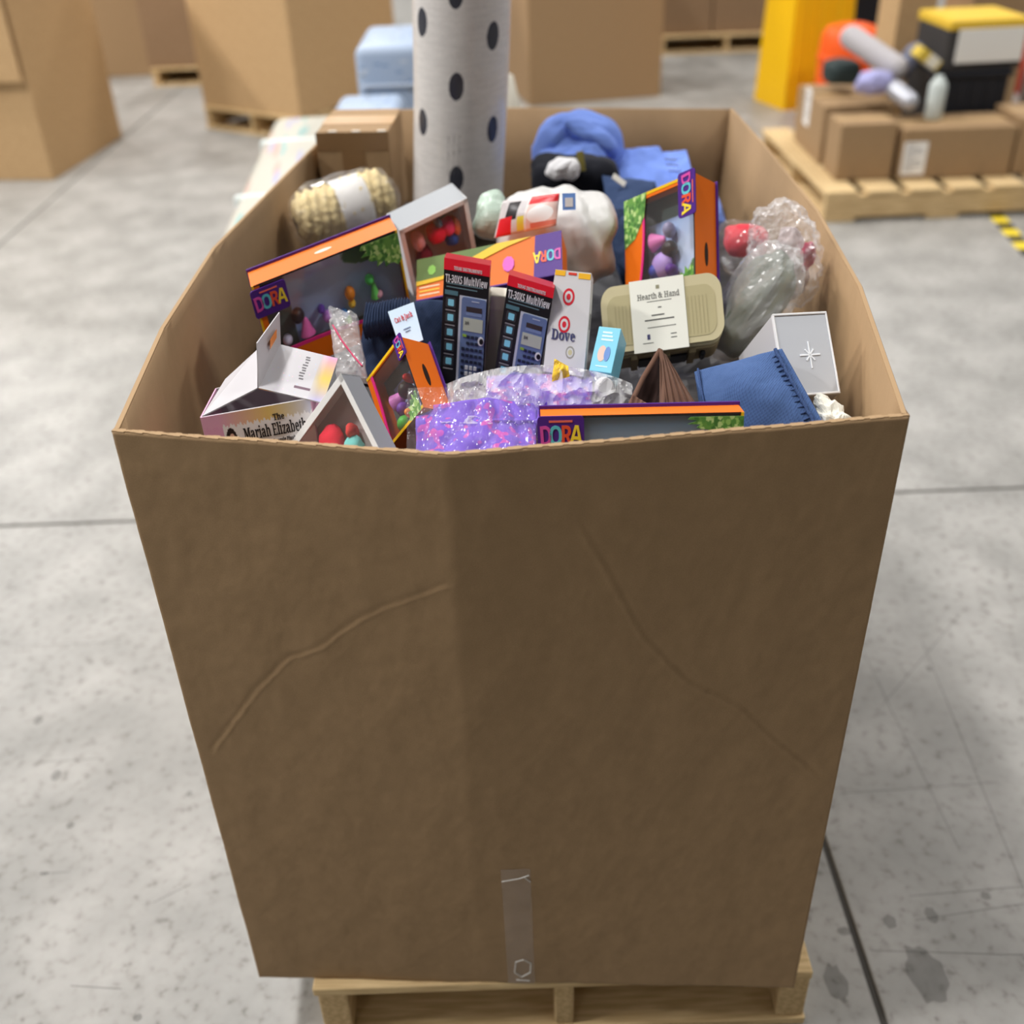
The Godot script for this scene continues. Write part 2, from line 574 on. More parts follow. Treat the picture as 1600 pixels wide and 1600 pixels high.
func front_pt(s: float, t: float) -> Vector3:
	var p := Vector3.ZERO      # a soft fold instead of a sharp one
	for k: float in [-0.006, -0.003, 0.0, 0.003, 0.006]:
		p += front_line(clampf(s + k, 0.0, 1.0), t)
	p /= 5.0
	if s < 0.02 or s > 0.98:
		p = front_line(s, t)
	# gentle waviness of the board
	p.z += 0.0022 * noise.get_noise_2d(p.x * 420.0, p.y * 300.0)
	# two long wrinkles where the board has buckled
	for w: Array in [WR_A, WR_B]:
		var here := Vector2(p.x, p.y)
		var near := 0.02
		var up := 0.0
		for i in w.size() - 1:
			var a: Vector2 = w[i]
			var b: Vector2 = w[i + 1]
			var d := here - Geometry2D.get_closest_point_to_segment(here, a, b)
			if d.length() < near:
				near = d.length()
				up = signf(d.dot((b - a).orthogonal())) * near
		if near < 0.02:
			var first: Vector2 = w[0]
			var last: Vector2 = w[-1]
			var fade := clampf(minf(here.distance_to(first), here.distance_to(last)) / 0.03, 0.0, 1.0) if w == WR_B else 1.0
			up += 0.0016 * noise.get_noise_2d(p.x * 3000.0, p.y * 3000.0)
			p.z += fade * ((0.0007 if w == WR_A else 0.0012) * exp(-pow(up / 0.0023, 2.0)) - 0.0007 * exp(-pow((up + 0.005) / 0.0035, 2.0)))
	return p

var WR_A := [Vector2(-0.383, 0.634), Vector2(-0.308, 0.743), Vector2(-0.263, 0.795), Vector2(-0.223, 0.817), Vector2(-0.175, 0.861), Vector2(-0.144, 0.883), Vector2(-0.107, 0.903), Vector2(-0.071, 0.924)]
var WR_B := [Vector2(0.062, 1.003), Vector2(0.09, 0.945), Vector2(0.139, 0.832), Vector2(0.194, 0.758), Vector2(0.257, 0.714), Vector2(0.301, 0.659), Vector2(0.375, 0.579)]

func side_pt(pts: Array, s: float, t: float) -> Vector3:   # polyline of [bottom, top] pairs
	var k := clampf(s, 0.0, 1.0) * (pts.size() - 1)
	var i := mini(int(k), pts.size() - 2)
	var f := k - i
	f = f * f * (3 - 2 * f) * 0.25 + f * 0.75
	var a: Vector3 = pts[i][0].lerp(pts[i][1], t)
	var b: Vector3 = pts[i + 1][0].lerp(pts[i + 1][1], t)
	return a.lerp(b, f)

func make_gaylord() -> void:
	pallet("wooden pallet under the tall open cardboard box, its boards showing below", T(0.052, 0, -0.62), 0.765, 1.24, 0.139, 7)
	var t := thing("gaylord_box", "tall open kraft cardboard bulk box heaped with mixed goods, creased down its front", "bulk box")
	noise.frequency = 0.02
	var st := begin()
	sheet(st, 290, 290, front_pt, Vector3(0, 0, -WALL_T))
	obj("front_panel", st, mats["kraft"], t)
	var b := BOT_Y
	var y := TOP_Y
	var rights := [[Vector3(0.391, b, 0.019), Vector3(0.398, y, 0.010)], [Vector3(0.425, b, -0.35), Vector3(0.455, y, -0.33)], [Vector3(0.43, b, -0.65), Vector3(0.482, y, -0.637)], [Vector3(0.43, b, -1.0), Vector3(0.487, y, -0.98)], [Vector3(0.43, b, -1.33), Vector3(0.485, y, -1.32)]]
	var lefts := [[Vector3(-0.36, b, -1.42), Vector3(-0.316, y, -1.441)], [Vector3(-0.4, b, -1.0), Vector3(-0.375, y, -0.98)], [Vector3(-0.42, b, -0.6), Vector3(-0.424, y, -0.566)], [Vector3(-0.425, b, -0.3), Vector3(-0.424, y, -0.28)], [Vector3(-0.411, b, -0.031), Vector3(-0.404, y, -0.021)]]
	var backs := [[Vector3(0.43, b, -1.33), Vector3(0.485, y, -1.32)], [Vector3(0.03, b, -1.42), Vector3(0.08, y, -1.40)], [Vector3(-0.36, b, -1.42), Vector3(-0.316, y, -1.441)]]
	st = begin()
	sheet(st, 32, 8, func(u: float, v: float) -> Vector3: return side_pt(rights, u, v), Vector3(-WALL_T, 0, 0))
	obj("side_panel", st, mats["kraft"], t)
	st = begin()
	sheet(st, 32, 8, func(u: float, v: float) -> Vector3: return side_pt(lefts, u, v), Vector3(WALL_T, 0, 0))
	obj("side_panel", st, mats["kraft"], t)
	st = begin()
	sheet(st, 24, 8, func(u: float, v: float) -> Vector3: return side_pt(backs, u, v), Vector3(0, 0, WALL_T))
	obj("back_panel", st, mats["kraft"], t)
	st = begin(false)
	box(st, Vector3(0.76, 0.005, 1.3), 0.0, T(0.01, BOT_Y + 0.006, -0.71))
	obj("bottom_flap", st, mats["kraft"], t)
	# dark board strip painting in the shade along the right corner
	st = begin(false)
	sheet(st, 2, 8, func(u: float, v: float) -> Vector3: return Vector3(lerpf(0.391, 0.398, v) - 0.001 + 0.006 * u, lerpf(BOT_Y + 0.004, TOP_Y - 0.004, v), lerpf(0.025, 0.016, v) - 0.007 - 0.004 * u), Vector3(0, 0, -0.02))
	obj("corner_shade_strip", st, mats["kraft_dark"], t)
	# pale torn flutes along the rim
	st = begin(false)
	var per := []
	for i in 121:
		per.append(front_pt(i / 120.0, 1.0) + Vector3(0, 0.0004, -WALL_T / 2))
	for i in 120:
		var p: Vector3 = per[i]
		var q: Vector3 = per[i + 1]
		var w := 0.0026 + 0.0009 * sin(i * 2.1)
		box(st, Vector3(p.distance_to(q) * 1.02, 0.0012 + 0.0012 * (0.5 + 0.5 * noise.get_noise_1d(i * 900.0)), w * 2), 0.0, Transform3D(Basis(Vector3.UP, -atan2(q.z - p.z, q.x - p.x)), (p + q) / 2))
	obj("corrugated_edge", st, mats["kraft_edge"], t)
	for L: Array in [lefts, rights]:
		st = begin(false)
		var dx := 1.0 if L == lefts else -1.0
		for i in 60:
			var p := side_pt(L, i / 60.0, 1.0) + Vector3(dx * WALL_T / 2, 0.0006, 0)
			var q := side_pt(L, (i + 1) / 60.0, 1.0) + Vector3(dx * WALL_T / 2, 0.0006, 0)
			box(st, Vector3(p.distance_to(q), 0.0014, 0.005), 0.0, Transform3D(Basis(Vector3.UP, -atan2(q.z - p.z, q.x - p.x)), (p + q) / 2))
		obj("corrugated_edge", st, mats["kraft_edge"], t)
	# clear tape at the foot of the front
	var tm := film("pack_tape", 0.14, 0.3, Color(0.86, 0.86, 0.88))
	st = begin()
	var rs := func(x: float, yy: float) -> Vector3:
		var s := (x + 0.075) / 0.466 * 0.575 + 0.425
		return front_pt(s, (yy - BOT_Y) / 0.95)
	grid(st, 6, 40, func(u: float, v: float) -> Vector3: return rs.call(lerpf(-0.037, 0.003, u) + 0.008 * (1.0 - v) * 0.6, lerpf(0.1405, 0.425, v)) + Vector3(0, 0, 0.0012 + 0.0006 * noise.get_noise_2d(u * 900.0, v * 2500.0)))
	var tape := obj("tape", st, tm, t)
	st = begin()
	for L: Array in [[[-0.036, 0.397], [-0.012, 0.404], [0.001, 0.411]], [[-0.006, 0.407], [0.003, 0.397]], [[-0.02, 0.20], [-0.008, 0.207], [0.002, 0.197], [0.001, 0.172], [-0.012, 0.160], [-0.022, 0.172], [-0.02, 0.20]], [[-0.02, 0.152], [0.0, 0.150]]]:
		var pp := []
		for q: Array in L:
			pp.append(rs.call(q[0], q[1]) + Vector3(0, 0, 0.0018))
		tube(st, pp, 0.0009, 5)
	obj("wrinkle", st, pal(col(225, 222, 215), 0.3), tape)
	# dark crumpled sheeting, spread below all the goods so its colour darkens the gaps
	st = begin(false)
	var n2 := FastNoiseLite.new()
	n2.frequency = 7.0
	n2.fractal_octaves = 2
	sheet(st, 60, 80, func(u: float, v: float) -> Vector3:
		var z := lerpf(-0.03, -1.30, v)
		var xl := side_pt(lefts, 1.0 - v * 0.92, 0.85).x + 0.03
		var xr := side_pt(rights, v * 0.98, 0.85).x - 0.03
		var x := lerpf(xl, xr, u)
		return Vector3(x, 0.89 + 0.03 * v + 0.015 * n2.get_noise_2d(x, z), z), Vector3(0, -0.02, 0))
	var sheeting := obj("dark_gap_sheeting", st, mat("dark_sheeting", col(62, 62, 66), 0.4), self)
	tag(sheeting, "dark grey crumpled plastic sheeting, widened as added dark fill for gaps beneath the goods", "plastic sheet")


# ---------------------------------------------------------------- things standing about the warehouse
func carton(label: String, at: Transform3D, size: Vector3, kraft := "kraft", group := "", white_label := Vector4.ZERO, side := 0, cat := "box") -> Node3D:   # at: middle of its base
	var t := thing("cardboard_box", label, cat, at, group)
	block("body", mats[kraft], t, size, T(0, size.y / 2, 0), 0.006)
	for s: float in [-1.0, 1.0]:   # top flaps meeting in a seam
		block("top_flap", mats[kraft], t, Vector3(size.x - 0.006, 0.004, size.z / 2 - 0.004), T(0, size.y + 0.001, s * (size.z / 4)), 0.0015)
	block("tape", pal(col(188, 158, 116), 0.3), t, Vector3(size.x * 0.98, 0.002, 0.05), T(0, size.y + 0.003, 0), 0.0)
	if white_label != Vector4.ZERO:
		var b := Basis.IDENTITY if side == 0 else Basis(Vector3.UP, -PI / 2)
		var off := Vector3(0, 0, size.z / 2) if side == 0 else Vector3(-size.x / 2, 0, 0)
		var im := pic(48, 64, col(238, 236, 232))
		for k in 7:
			fr(im, 0.1, 0.08 + k * 0.12, 0.5 + 0.35 * absf(sin(k * 2.1)), 0.12 + k * 0.12, col(150, 150, 152))
		var o := face("shipping_label", pic_mat("shipping_label", im), t, white_label.x, white_label.y, white_label.z, white_label.w, 0.0005)
		o.transform = Transform3D(b, off)
	return t

func at_corner(p: Vector3, yaw: float, size: Vector3, sx: float, sz: float) -> Transform3D:   # base middle of a box one of whose base corners is p
	var b := Basis(Vector3.UP, yaw)
	return Transform3D(b, p + b * Vector3(-sx * size.x / 2, 0, -sz * size.z / 2))

func make_background() -> void:
	# left: tall box with an overhanging lid
	var s := Vector3(1.2, 1.35, 0.96)
	var t := carton("huge kraft box with an overhanging lid at the left edge, standing on bare concrete", at_corner(Vector3(-2.5, 0, -5.07), -0.115, s, 1, 1), s, "kraft_light", "", Vector4.ZERO, 0, "bulk box")
	var p := t.transform.affine_inverse() * az(36, 128, -5.03)
	block("lid", mats["kraft_light"], t, Vector3(1.22 - (0.6 - p.x), 1.42 - p.y, 0.012), T((p.x - 0.62) / 2, (1.42 + p.y) / 2, s.z / 2 + 0.045), 0.003)
	# two boxes far behind it
	s = Vector3(0.95, 1.25, 0.9)
	carton("pale kraft box far behind the lidded box, left of a dim one on a pallet", at_corner(Vector3(-2.7, 0, -8.05), 0.0, s, 1, 1), s, "kraft", "", Vector4.ZERO, 0, "bulk box")
	pallet("low pallet far back under the dim brown box", T(-2.15, 0, -8.05), 0.92, 0.9, 0.13, 6)
	s = Vector3(0.9, 1.2, 0.9)
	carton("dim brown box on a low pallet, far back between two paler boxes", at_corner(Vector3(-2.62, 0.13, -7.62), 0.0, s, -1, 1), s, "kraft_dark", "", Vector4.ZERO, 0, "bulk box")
	# box with a bright left face on a pallet
	var yaw := -0.59
	s = Vector3(0.83, 1.2, 0.98)
	var at := at_corner(Vector3(-1.19, 0.14, -5.725), yaw, s, 1, 1)
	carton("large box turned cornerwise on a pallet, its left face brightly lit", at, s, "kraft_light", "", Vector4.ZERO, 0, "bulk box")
	pallet("pallet under the cornerwise box, partly hidden by the pale packs", Transform3D(at.basis, Vector3(at.origin.x, 0, at.origin.z)), 0.84, 1.0, 0.14, 6)
	# box behind the rolled rug
	s = Vector3(0.92, 1.25, 0.9)
	carton("large plain box standing on the floor behind the blue sweatshirt and rolled rug", at_corner(Vector3(0.22, 0, -6.45), 0.19, s, -1, 1), s, "kraft", "", Vector4.ZERO, 0, "bulk box")
	# dark boxes on a pallet further back
	pallet("distant pallet with two dark boxes, left of the yellow bin", T(1.86, 0, -8.6), 1.1, 1.0, 0.14, 6)
	s = Vector3(0.42, 1.1, 0.9)
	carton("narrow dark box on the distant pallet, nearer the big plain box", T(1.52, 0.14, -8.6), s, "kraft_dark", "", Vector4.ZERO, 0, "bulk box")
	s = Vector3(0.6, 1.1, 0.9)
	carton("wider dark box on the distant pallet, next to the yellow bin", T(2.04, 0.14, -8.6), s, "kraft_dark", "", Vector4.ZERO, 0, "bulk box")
	# yellow bin
	var yb := thing("plastic_bin", "tall bright yellow plastic bin with a ribbed tapered side", "bin", T(2.0, 0, -6.3, Basis(Vector3.UP, 0.3)))
	var ym := mat("yellow_plastic", col(242, 190, 22), 0.45)
	var st := begin(false)
	var bt := [Vector3(-0.23, 0, 0.18), Vector3(0.23, 0, 0.18), Vector3(0.23, 0, -0.2), Vector3(-0.23, 0, -0.2)]
	var tp := [Vector3(-0.2, 1.0, 0.15), Vector3(0.2, 1.0, 0.15), Vector3(0.2, 1.0, -0.17), Vector3(-0.2, 1.0, -0.17)]
	for i in 4:
		var j := (i + 1) % 4
		quad(st, bt[i], bt[j], tp[j], tp[i])
	quad(st, tp[0], tp[1], tp[2], tp[3])
	quad(st, bt[3], bt[2], bt[1], bt[0])
	obj("body", st, ym, yb)
	for i in 4:
		block("rib", ym, yb, Vector3(0.02, 0.9, 0.02), T(-0.17 + i * 0.113, 0.5, 0.166, Basis(Vector3.RIGHT, -0.03)), 0.006)
	block("rim", ym, yb, Vector3(0.42, 0.04, 0.34), T(0, 1.01, -0.01), 0.015)
	# the pallet of cartons on the right
	pallet("pale wooden pallet on the right carrying the small cartons", T(2.035, 0, -4.46, Basis(Vector3.UP, PI / 2 + 0.02)), 1.22, 1.12, 0.14, 6)
	var by := 0.142
	var h1 := az(1330, 196, -4.02).y - by
	s = Vector3(0.26, h1, 0.22)
	carton("small carton at the near left corner of the pallet, pale front edge", T(1.705, by, -4.13), s, "kraft")
	s = Vector3(0.34, h1 + 0.02, 0.5)
	carton("small carton with a white label on its side, behind the corner one", T(1.74, by, -4.55), s, "kraft", "", Vector4(-0.1, 0.12, 0.0, 0.3), 1)
	var h3 := az(1480, 200, -4.02).y - by
	s = Vector3(0.52, h3, 0.28)
	carton("wide low carton with a white label, in front of the black crate", T(2.12, by, -4.14), s, "kraft", "", Vector4(-0.25, 0.02, -0.14, 0.17), 0)
	s = Vector3(0.24, h3 + 0.03, 0.3)
	carton("low carton at the right end of the pallet's front row", T(2.515, by, -4.16), s, "kraft")
	s = Vector3(0.24, az(1420, 2, -5.0).y + 0.2, 0.16)
	carton("upright narrow carton standing behind the grey tube on the pallet", T(az(1412, 80, -4.93).x, by, -4.97, Basis(Vector3.UP, 0.35)), s, "kraft_light")
	# black crate and the tool case on it
	var bx0 := az(1458, 150, -4.32)
	var bx1 := az(1572, 150, -4.32)
	var cy := az(1510, 112, -4.32).y
	var cr := thing("plastic_crate", "black plastic crate standing behind the wide low carton", "crate", T((bx0.x + bx1.x) / 2, by, -4.52))
	var cw := bx1.x - bx0.x
	var blk := mat("black_plastic", col(34, 36, 42), 0.5)
	block("body", blk, cr, Vector3(cw, cy - by, 0.4), T(0, (cy - by) / 2, 0), 0.012)
	block("rim", blk, cr, Vector3(cw + 0.03, 0.025, 0.43), T(0, cy - by - 0.012, 0), 0.008)
	for i in 5:
		block("rib", blk, cr, Vector3(0.012, cy - by - 0.04, 0.012), T(-cw * 0.4 + i * cw * 0.2, (cy - by) / 2, 0.202), 0.003)
	var ty := az(1520, 30, -4.35).y
	var tc := thing("tool_case", "white fronted case with a yellow top and dark side, on the black crate", "case", T((bx0.x + bx1.x) / 2 + 0.02, cy + 0.002, -4.5, Basis(Vector3.UP, 0.06)))
	var tw := cw + 0.02
	block("body", pal(col(58, 56, 56)), tc, Vector3(tw, ty - cy - 0.04, 0.36), T(0, (ty - cy - 0.04) / 2, 0), 0.012)
	block("front_panel", pal(col(226, 224, 218)), tc, Vector3(tw * 0.86, (ty - cy) * 0.66, 0.012), T(tw * 0.05, (ty - cy) * 0.5, 0.184), 0.003)
	block("lid", pal(col(222, 184, 62)), tc, Vector3(tw + 0.01, 0.045, 0.37), T(0, ty - cy - 0.02, 0), 0.01)
	# tubes and bags in front of it
	var a := az(1330, 58, -4.6)
	var b := az(1400, 106, -4.35)
	st = begin()
	tube(st, [a, b], 0.055, 18)
	for e: Array in [[a, (a - b).normalized()], [b, (b - a).normalized()]]:
		lump(st, Transform3D(Basis.IDENTITY, e[0]), Vector3.ONE * 0.054, 1.0, 0.0, 1.0, 1, 16, 10)
	tag(obj("wrapped_tube", st, pal(col(176, 172, 174), 0.5)), "grey wrapped tube lying aslant over the cartons, below the orange drum", "tube")
	st = begin()
	var q := az(1366, 128, -4.28)
	lump(st, T(q.x, q.y, q.z), Vector3(0.085, 0.05, 0.06), 0.9, 0.02, 14.0, 4)
	tag(obj("lavender_bag", st, pal(col(168, 168, 214), 0.5)), "crumpled lavender bag under the grey tube on the cartons", "bag")
	st = begin()
	a = az(1398, 140, -4.24)
	b = az(1420, 158, -4.16)
	tube(st, [a, b], 0.042, 18)
	lump(st, Transform3D(Basis.IDENTITY, b), Vector3.ONE * 0.0415, 1.0, 0.0, 1.0, 1, 16, 10)
	lump(st, Transform3D(Basis.IDENTITY, a), Vector3.ONE * 0.0415, 1.0, 0.0, 1.0, 1, 16, 10)
	tag(obj("silver_bottle", st, mat("silver", col(188, 190, 198), 0.35, 0.5)), "silver bottle lying beside the lavender bag on the cartons", "bottle")
	q = az(1435, 176, -4.2)
	st = begin()
	lathe(st, PackedVector2Array([Vector2(0.0, -0.09), Vector2(0.036, -0.09), Vector2(0.04, -0.08), Vector2(0.04, 0.06), Vector2(0.03, 0.08), Vector2(0.02, 0.085), Vector2(0.02, 0.1), Vector2(0, 0.1)]), 20)
	tag(obj("white_jar", st, pal(col(196, 204, 200), 0.4), self, T(q.x + 0.06, by + h3 + 0.098, q.z + 0.03)), "small pale jar standing by the corner of the black crate", "jar")
	q = az(1447, 90, -4.3)
	var ct := thing("yellow_carton", "small yellow and white carton tilted against the case", "box", Transform3D(Basis(Vector3.BACK, -0.6), q))
	block("body", pal(col(206, 178, 70)), ct, Vector3(0.12, 0.05, 0.1), T(0, 0, 0), 0.004)
	block("label", pal(col(225, 218, 200)), ct, Vector3(0.06, 0.052, 0.102), T(0.02, 0, 0), 0.004)
	q = az(1314, 120, -4.62)
	st = begin()
	lump(st, T(q.x, q.y + 0.025, q.z), Vector3(0.085, 0.055, 0.09), 0.5, 0.01, 8.0, 9)
	tag(obj("dark_pouch", st, pal(col(46, 58, 58))), "dark green pouch on the labelled carton, below the orange drum", "pouch")
	q = az(1418, 96, -4.5)
	st = begin()
	lump(st, Transform3D(Basis(Vector3.BACK, 0.9), q), Vector3(0.1, 0.045, 0.05), 0.8, 0.012, 12.0, 19)
	tag(obj("grey_roll", st, pal(col(112, 116, 136))), "slate grey cloth roll leaning against the yellow and white carton", "roll")
	# orange drum behind
	var ob := thing("orange_drum", "round topped bright orange drum standing beside the yellow bin", "drum", T(az(1328, 70, -5.75).x, 0, -5.75))
	var oy := az(1328, 36, -5.75).y
	st = begin()
	lathe(st, PackedVector2Array([Vector2(0, 0), Vector2(0.17, 0), Vector2(0.175, 0.02), Vector2(0.175, oy - 0.13), Vector2(0.168, oy - 0.06), Vector2(0.14, oy - 0.02), Vector2(0.08, oy - 0.003), Vector2(0, oy)]), 32)
	obj("body", st, mat("orange_plastic", col(244, 96, 34), 0.5), ob)
	st = begin()
	lathe(st, PackedVector2Array([Vector2(0.17, oy - 0.2), Vector2(0.182, oy - 0.195), Vector2(0.182, oy - 0.17), Vector2(0.17, oy - 0.165)]), 32)
	obj("band", st, mats["orange_plastic"], ob)
	# dark goods along the top of the view
	s = Vector3(0.42, 1.0, 0.4)
	carton("black box behind the orange drum, right of the yellow bin", T(az(1338, 15, -6.9).x, 0, -6.9), s, "black_plastic")
	s = Vector3(0.34, 0.86, 0.4)
	carton("brown box behind the tool case with bright bottles standing on it", T(az(1540, 12, -5.5).x + 0.03, 0, -5.55), s, "kraft")
	var names := [["teal bottle standing on the brown box behind the tool case", col(40, 116, 96)], ["mauve bottle standing between teal and plum bottles on the brown box", col(150, 140, 160)], ["plum bottle on the brown box, beside the mauve bottle", col(110, 52, 84)]]
	for i in 3:
		var bo := thing("bottle", names[i][0], "bottle", T(az(1475 + i * 42, 10, -5.45).x, 0.865, -5.45), "bottles on the brown box")
		st = begin()
		lathe(st, PackedVector2Array([Vector2(0, 0), Vector2(0.05, 0), Vector2(0.054, 0.01), Vector2(0.054, 0.16), Vector2(0.03, 0.2), Vector2(0.0, 0.2)]), 20)
		obj("body", st, pal(names[i][1], 0.35), bo)
		st = begin()
		lathe(st, PackedVector2Array([Vector2(0, 0.199), Vector2(0.025, 0.199), Vector2(0.025, 0.24), Vector2(0, 0.24)]), 16)
		obj("cap", st, pal(col(235, 235, 235)), bo)
	# pale column of wrapped tube at the right edge
	var wt := thing("wrapped_roll", "tall grey roll in shiny wrap, standing at the right end of the pallet", "roll", T(2.77, 0, -4.6))
	st = begin()
	lathe(st, PackedVector2Array([Vector2(0, 0), Vector2(0.11, 0), Vector2(0.12, 0.02), Vector2(0.12, 0.98), Vector2(0.1, 1.0), Vector2(0, 1.0)]), 28)
	obj("body", st, pal(col(196, 196, 200), 0.3), wt)
	for yy: float in [0.2, 0.72]:
		st = begin()
		lathe(st, PackedVector2Array([Vector2(0.118, yy), Vector2(0.123, yy), Vector2(0.123, yy + 0.04), Vector2(0.118, yy + 0.04)]), 28)
		obj("band", st, pal(col(90, 90, 94)), wt)
	# a red drum at the far right
	var rd := thing("red_drum", "red drum at the far right, mostly outside the view", "drum", T(az(1622, 30, -6.4).x, 0, -6.4))
	st = begin()
	lathe(st, PackedVector2Array([Vector2(0, 0), Vector2(0.12, 0), Vector2(0.12, 0.78), Vector2(0, 0.8)]), 24)
	obj("body", st, pal(col(206, 66, 50)), rd)
	# packs that stand on the floor behind the big box
	var cream := pic(64, 128, col(188, 185, 172))
	rng.seed = 3
	for i in 40:
		dot(cream, rng.randf(), rng.randf(), 0.06, 0.03, [col(140, 176, 172), col(196, 160, 148), col(166, 164, 190)][i % 3])
	var cp := thing("cream_bundle", "long cream bundle with faint pastel print, lying behind the open box's left wall", "bundle")
	st = begin()
	box(st, Vector3(0.27, 0.7, 1.35), 0.05, T(-0.672, 0.35, -2.55, Basis(Vector3.UP, 0.06)), 3)
	obj("bundle", st, pic_mat("cream_print", cream, 0.4), cp)
	for z: float in [-2.2, -2.85]:
		st = begin()
		box(st, Vector3(0.276, 0.706, 0.03), 0.05, T(-0.672 + (z + 2.55) * 0.06, 0.35, z, Basis(Vector3.UP, 0.06)), 3)
		obj("strap", st, pal(col(214, 222, 218), 0.3), cp)
	var blue := pic(96, 96, col(166, 182, 204))
	for i in 26:
		var bx := rng.randf()
		var byy := rng.randf()
		fr(blue, bx * 0.9, byy * 0.95, bx * 0.9 + 0.08, byy * 0.95 + 0.03, [col(128, 150, 184), col(196, 204, 214), col(140, 146, 156)][i % 3])
	var bm := pic_mat("blue_print", blue, 0.35)
	var pl := ["topmost of the pale blue wrapped packs behind the brown taped carton", "pale blue wrapped pack just below the topmost of its stack", "pale blue pack third from the top, mostly behind the carton", "lowest pale blue pack of the tall stack"]
	for i in 4:
		var hh := az(600, 40, -3.16).y / 4.0
		var o := thing("wrapped_pack", pl[i], "pack", T(-0.325 + 0.008 * (i % 2), (3 - i) * hh, -2.98), "pale blue wrapped packs")
		st = begin()
		box(st, Vector3(0.27, hh - 0.004, 0.44), 0.035, T(0, hh / 2, 0), 3)
		obj("pack", st, bm, o)
		block("seal", pal(col(190, 200, 214), 0.4), o, Vector3(0.24, 0.012, 0.012), T(0, hh * 0.5, 0.222), 0.004)
	for i in 2:
		var hh := az(540, 150, -2.66).y / 2.0
		var o := thing("wrapped_pack", ["pale blue pack on the short stack, left of the tall stack", "lower pale blue pack of the short stack, hidden by the carton"][i], "pack", T(-0.405, (1 - i) * hh, -2.5), "pale blue wrapped packs")
		st = begin()
		box(st, Vector3(0.22, hh - 0.004, 0.4), 0.035, T(0, hh / 2, 0), 3)
		obj("pack", st, bm, o)
		block("seal", pal(col(190, 200, 214), 0.4), o, Vector3(0.19, 0.012, 0.012), T(0, hh * 0.5, 0.202), 0.004)
	q = az(787, 150, -2.3)
	st = begin()
	var qt := az(787, 108, -2.3).y
	lathe(st, PackedVector2Array([Vector2(0, 0), Vector2(0.05, 0.0), Vector2(0.055, 0.03), Vector2(0.05, qt - 0.12), Vector2(0.03, qt - 0.02), Vector2(0.0, qt)]), 24)
	tag(obj("cream_roll", st, pal(col(232, 228, 214)), self, T(q.x, 0, q.z)), "cream pointed roll standing behind the dotted rug and back wall of the box", "roll")

# ---------------------------------------------------------------- goods: back of the box
func film_over(called: String, parent: Node3D, at: Transform3D, r: Vector3, amp := 0.008, freq := 26.0, seed_ := 2, e := 0.8) -> MeshInstance3D:
	var st := begin(false)
	lump(st, at, r, e, amp, freq, seed_, 44, 28)
	return obj(called, st, mats["bag_film"], parent)

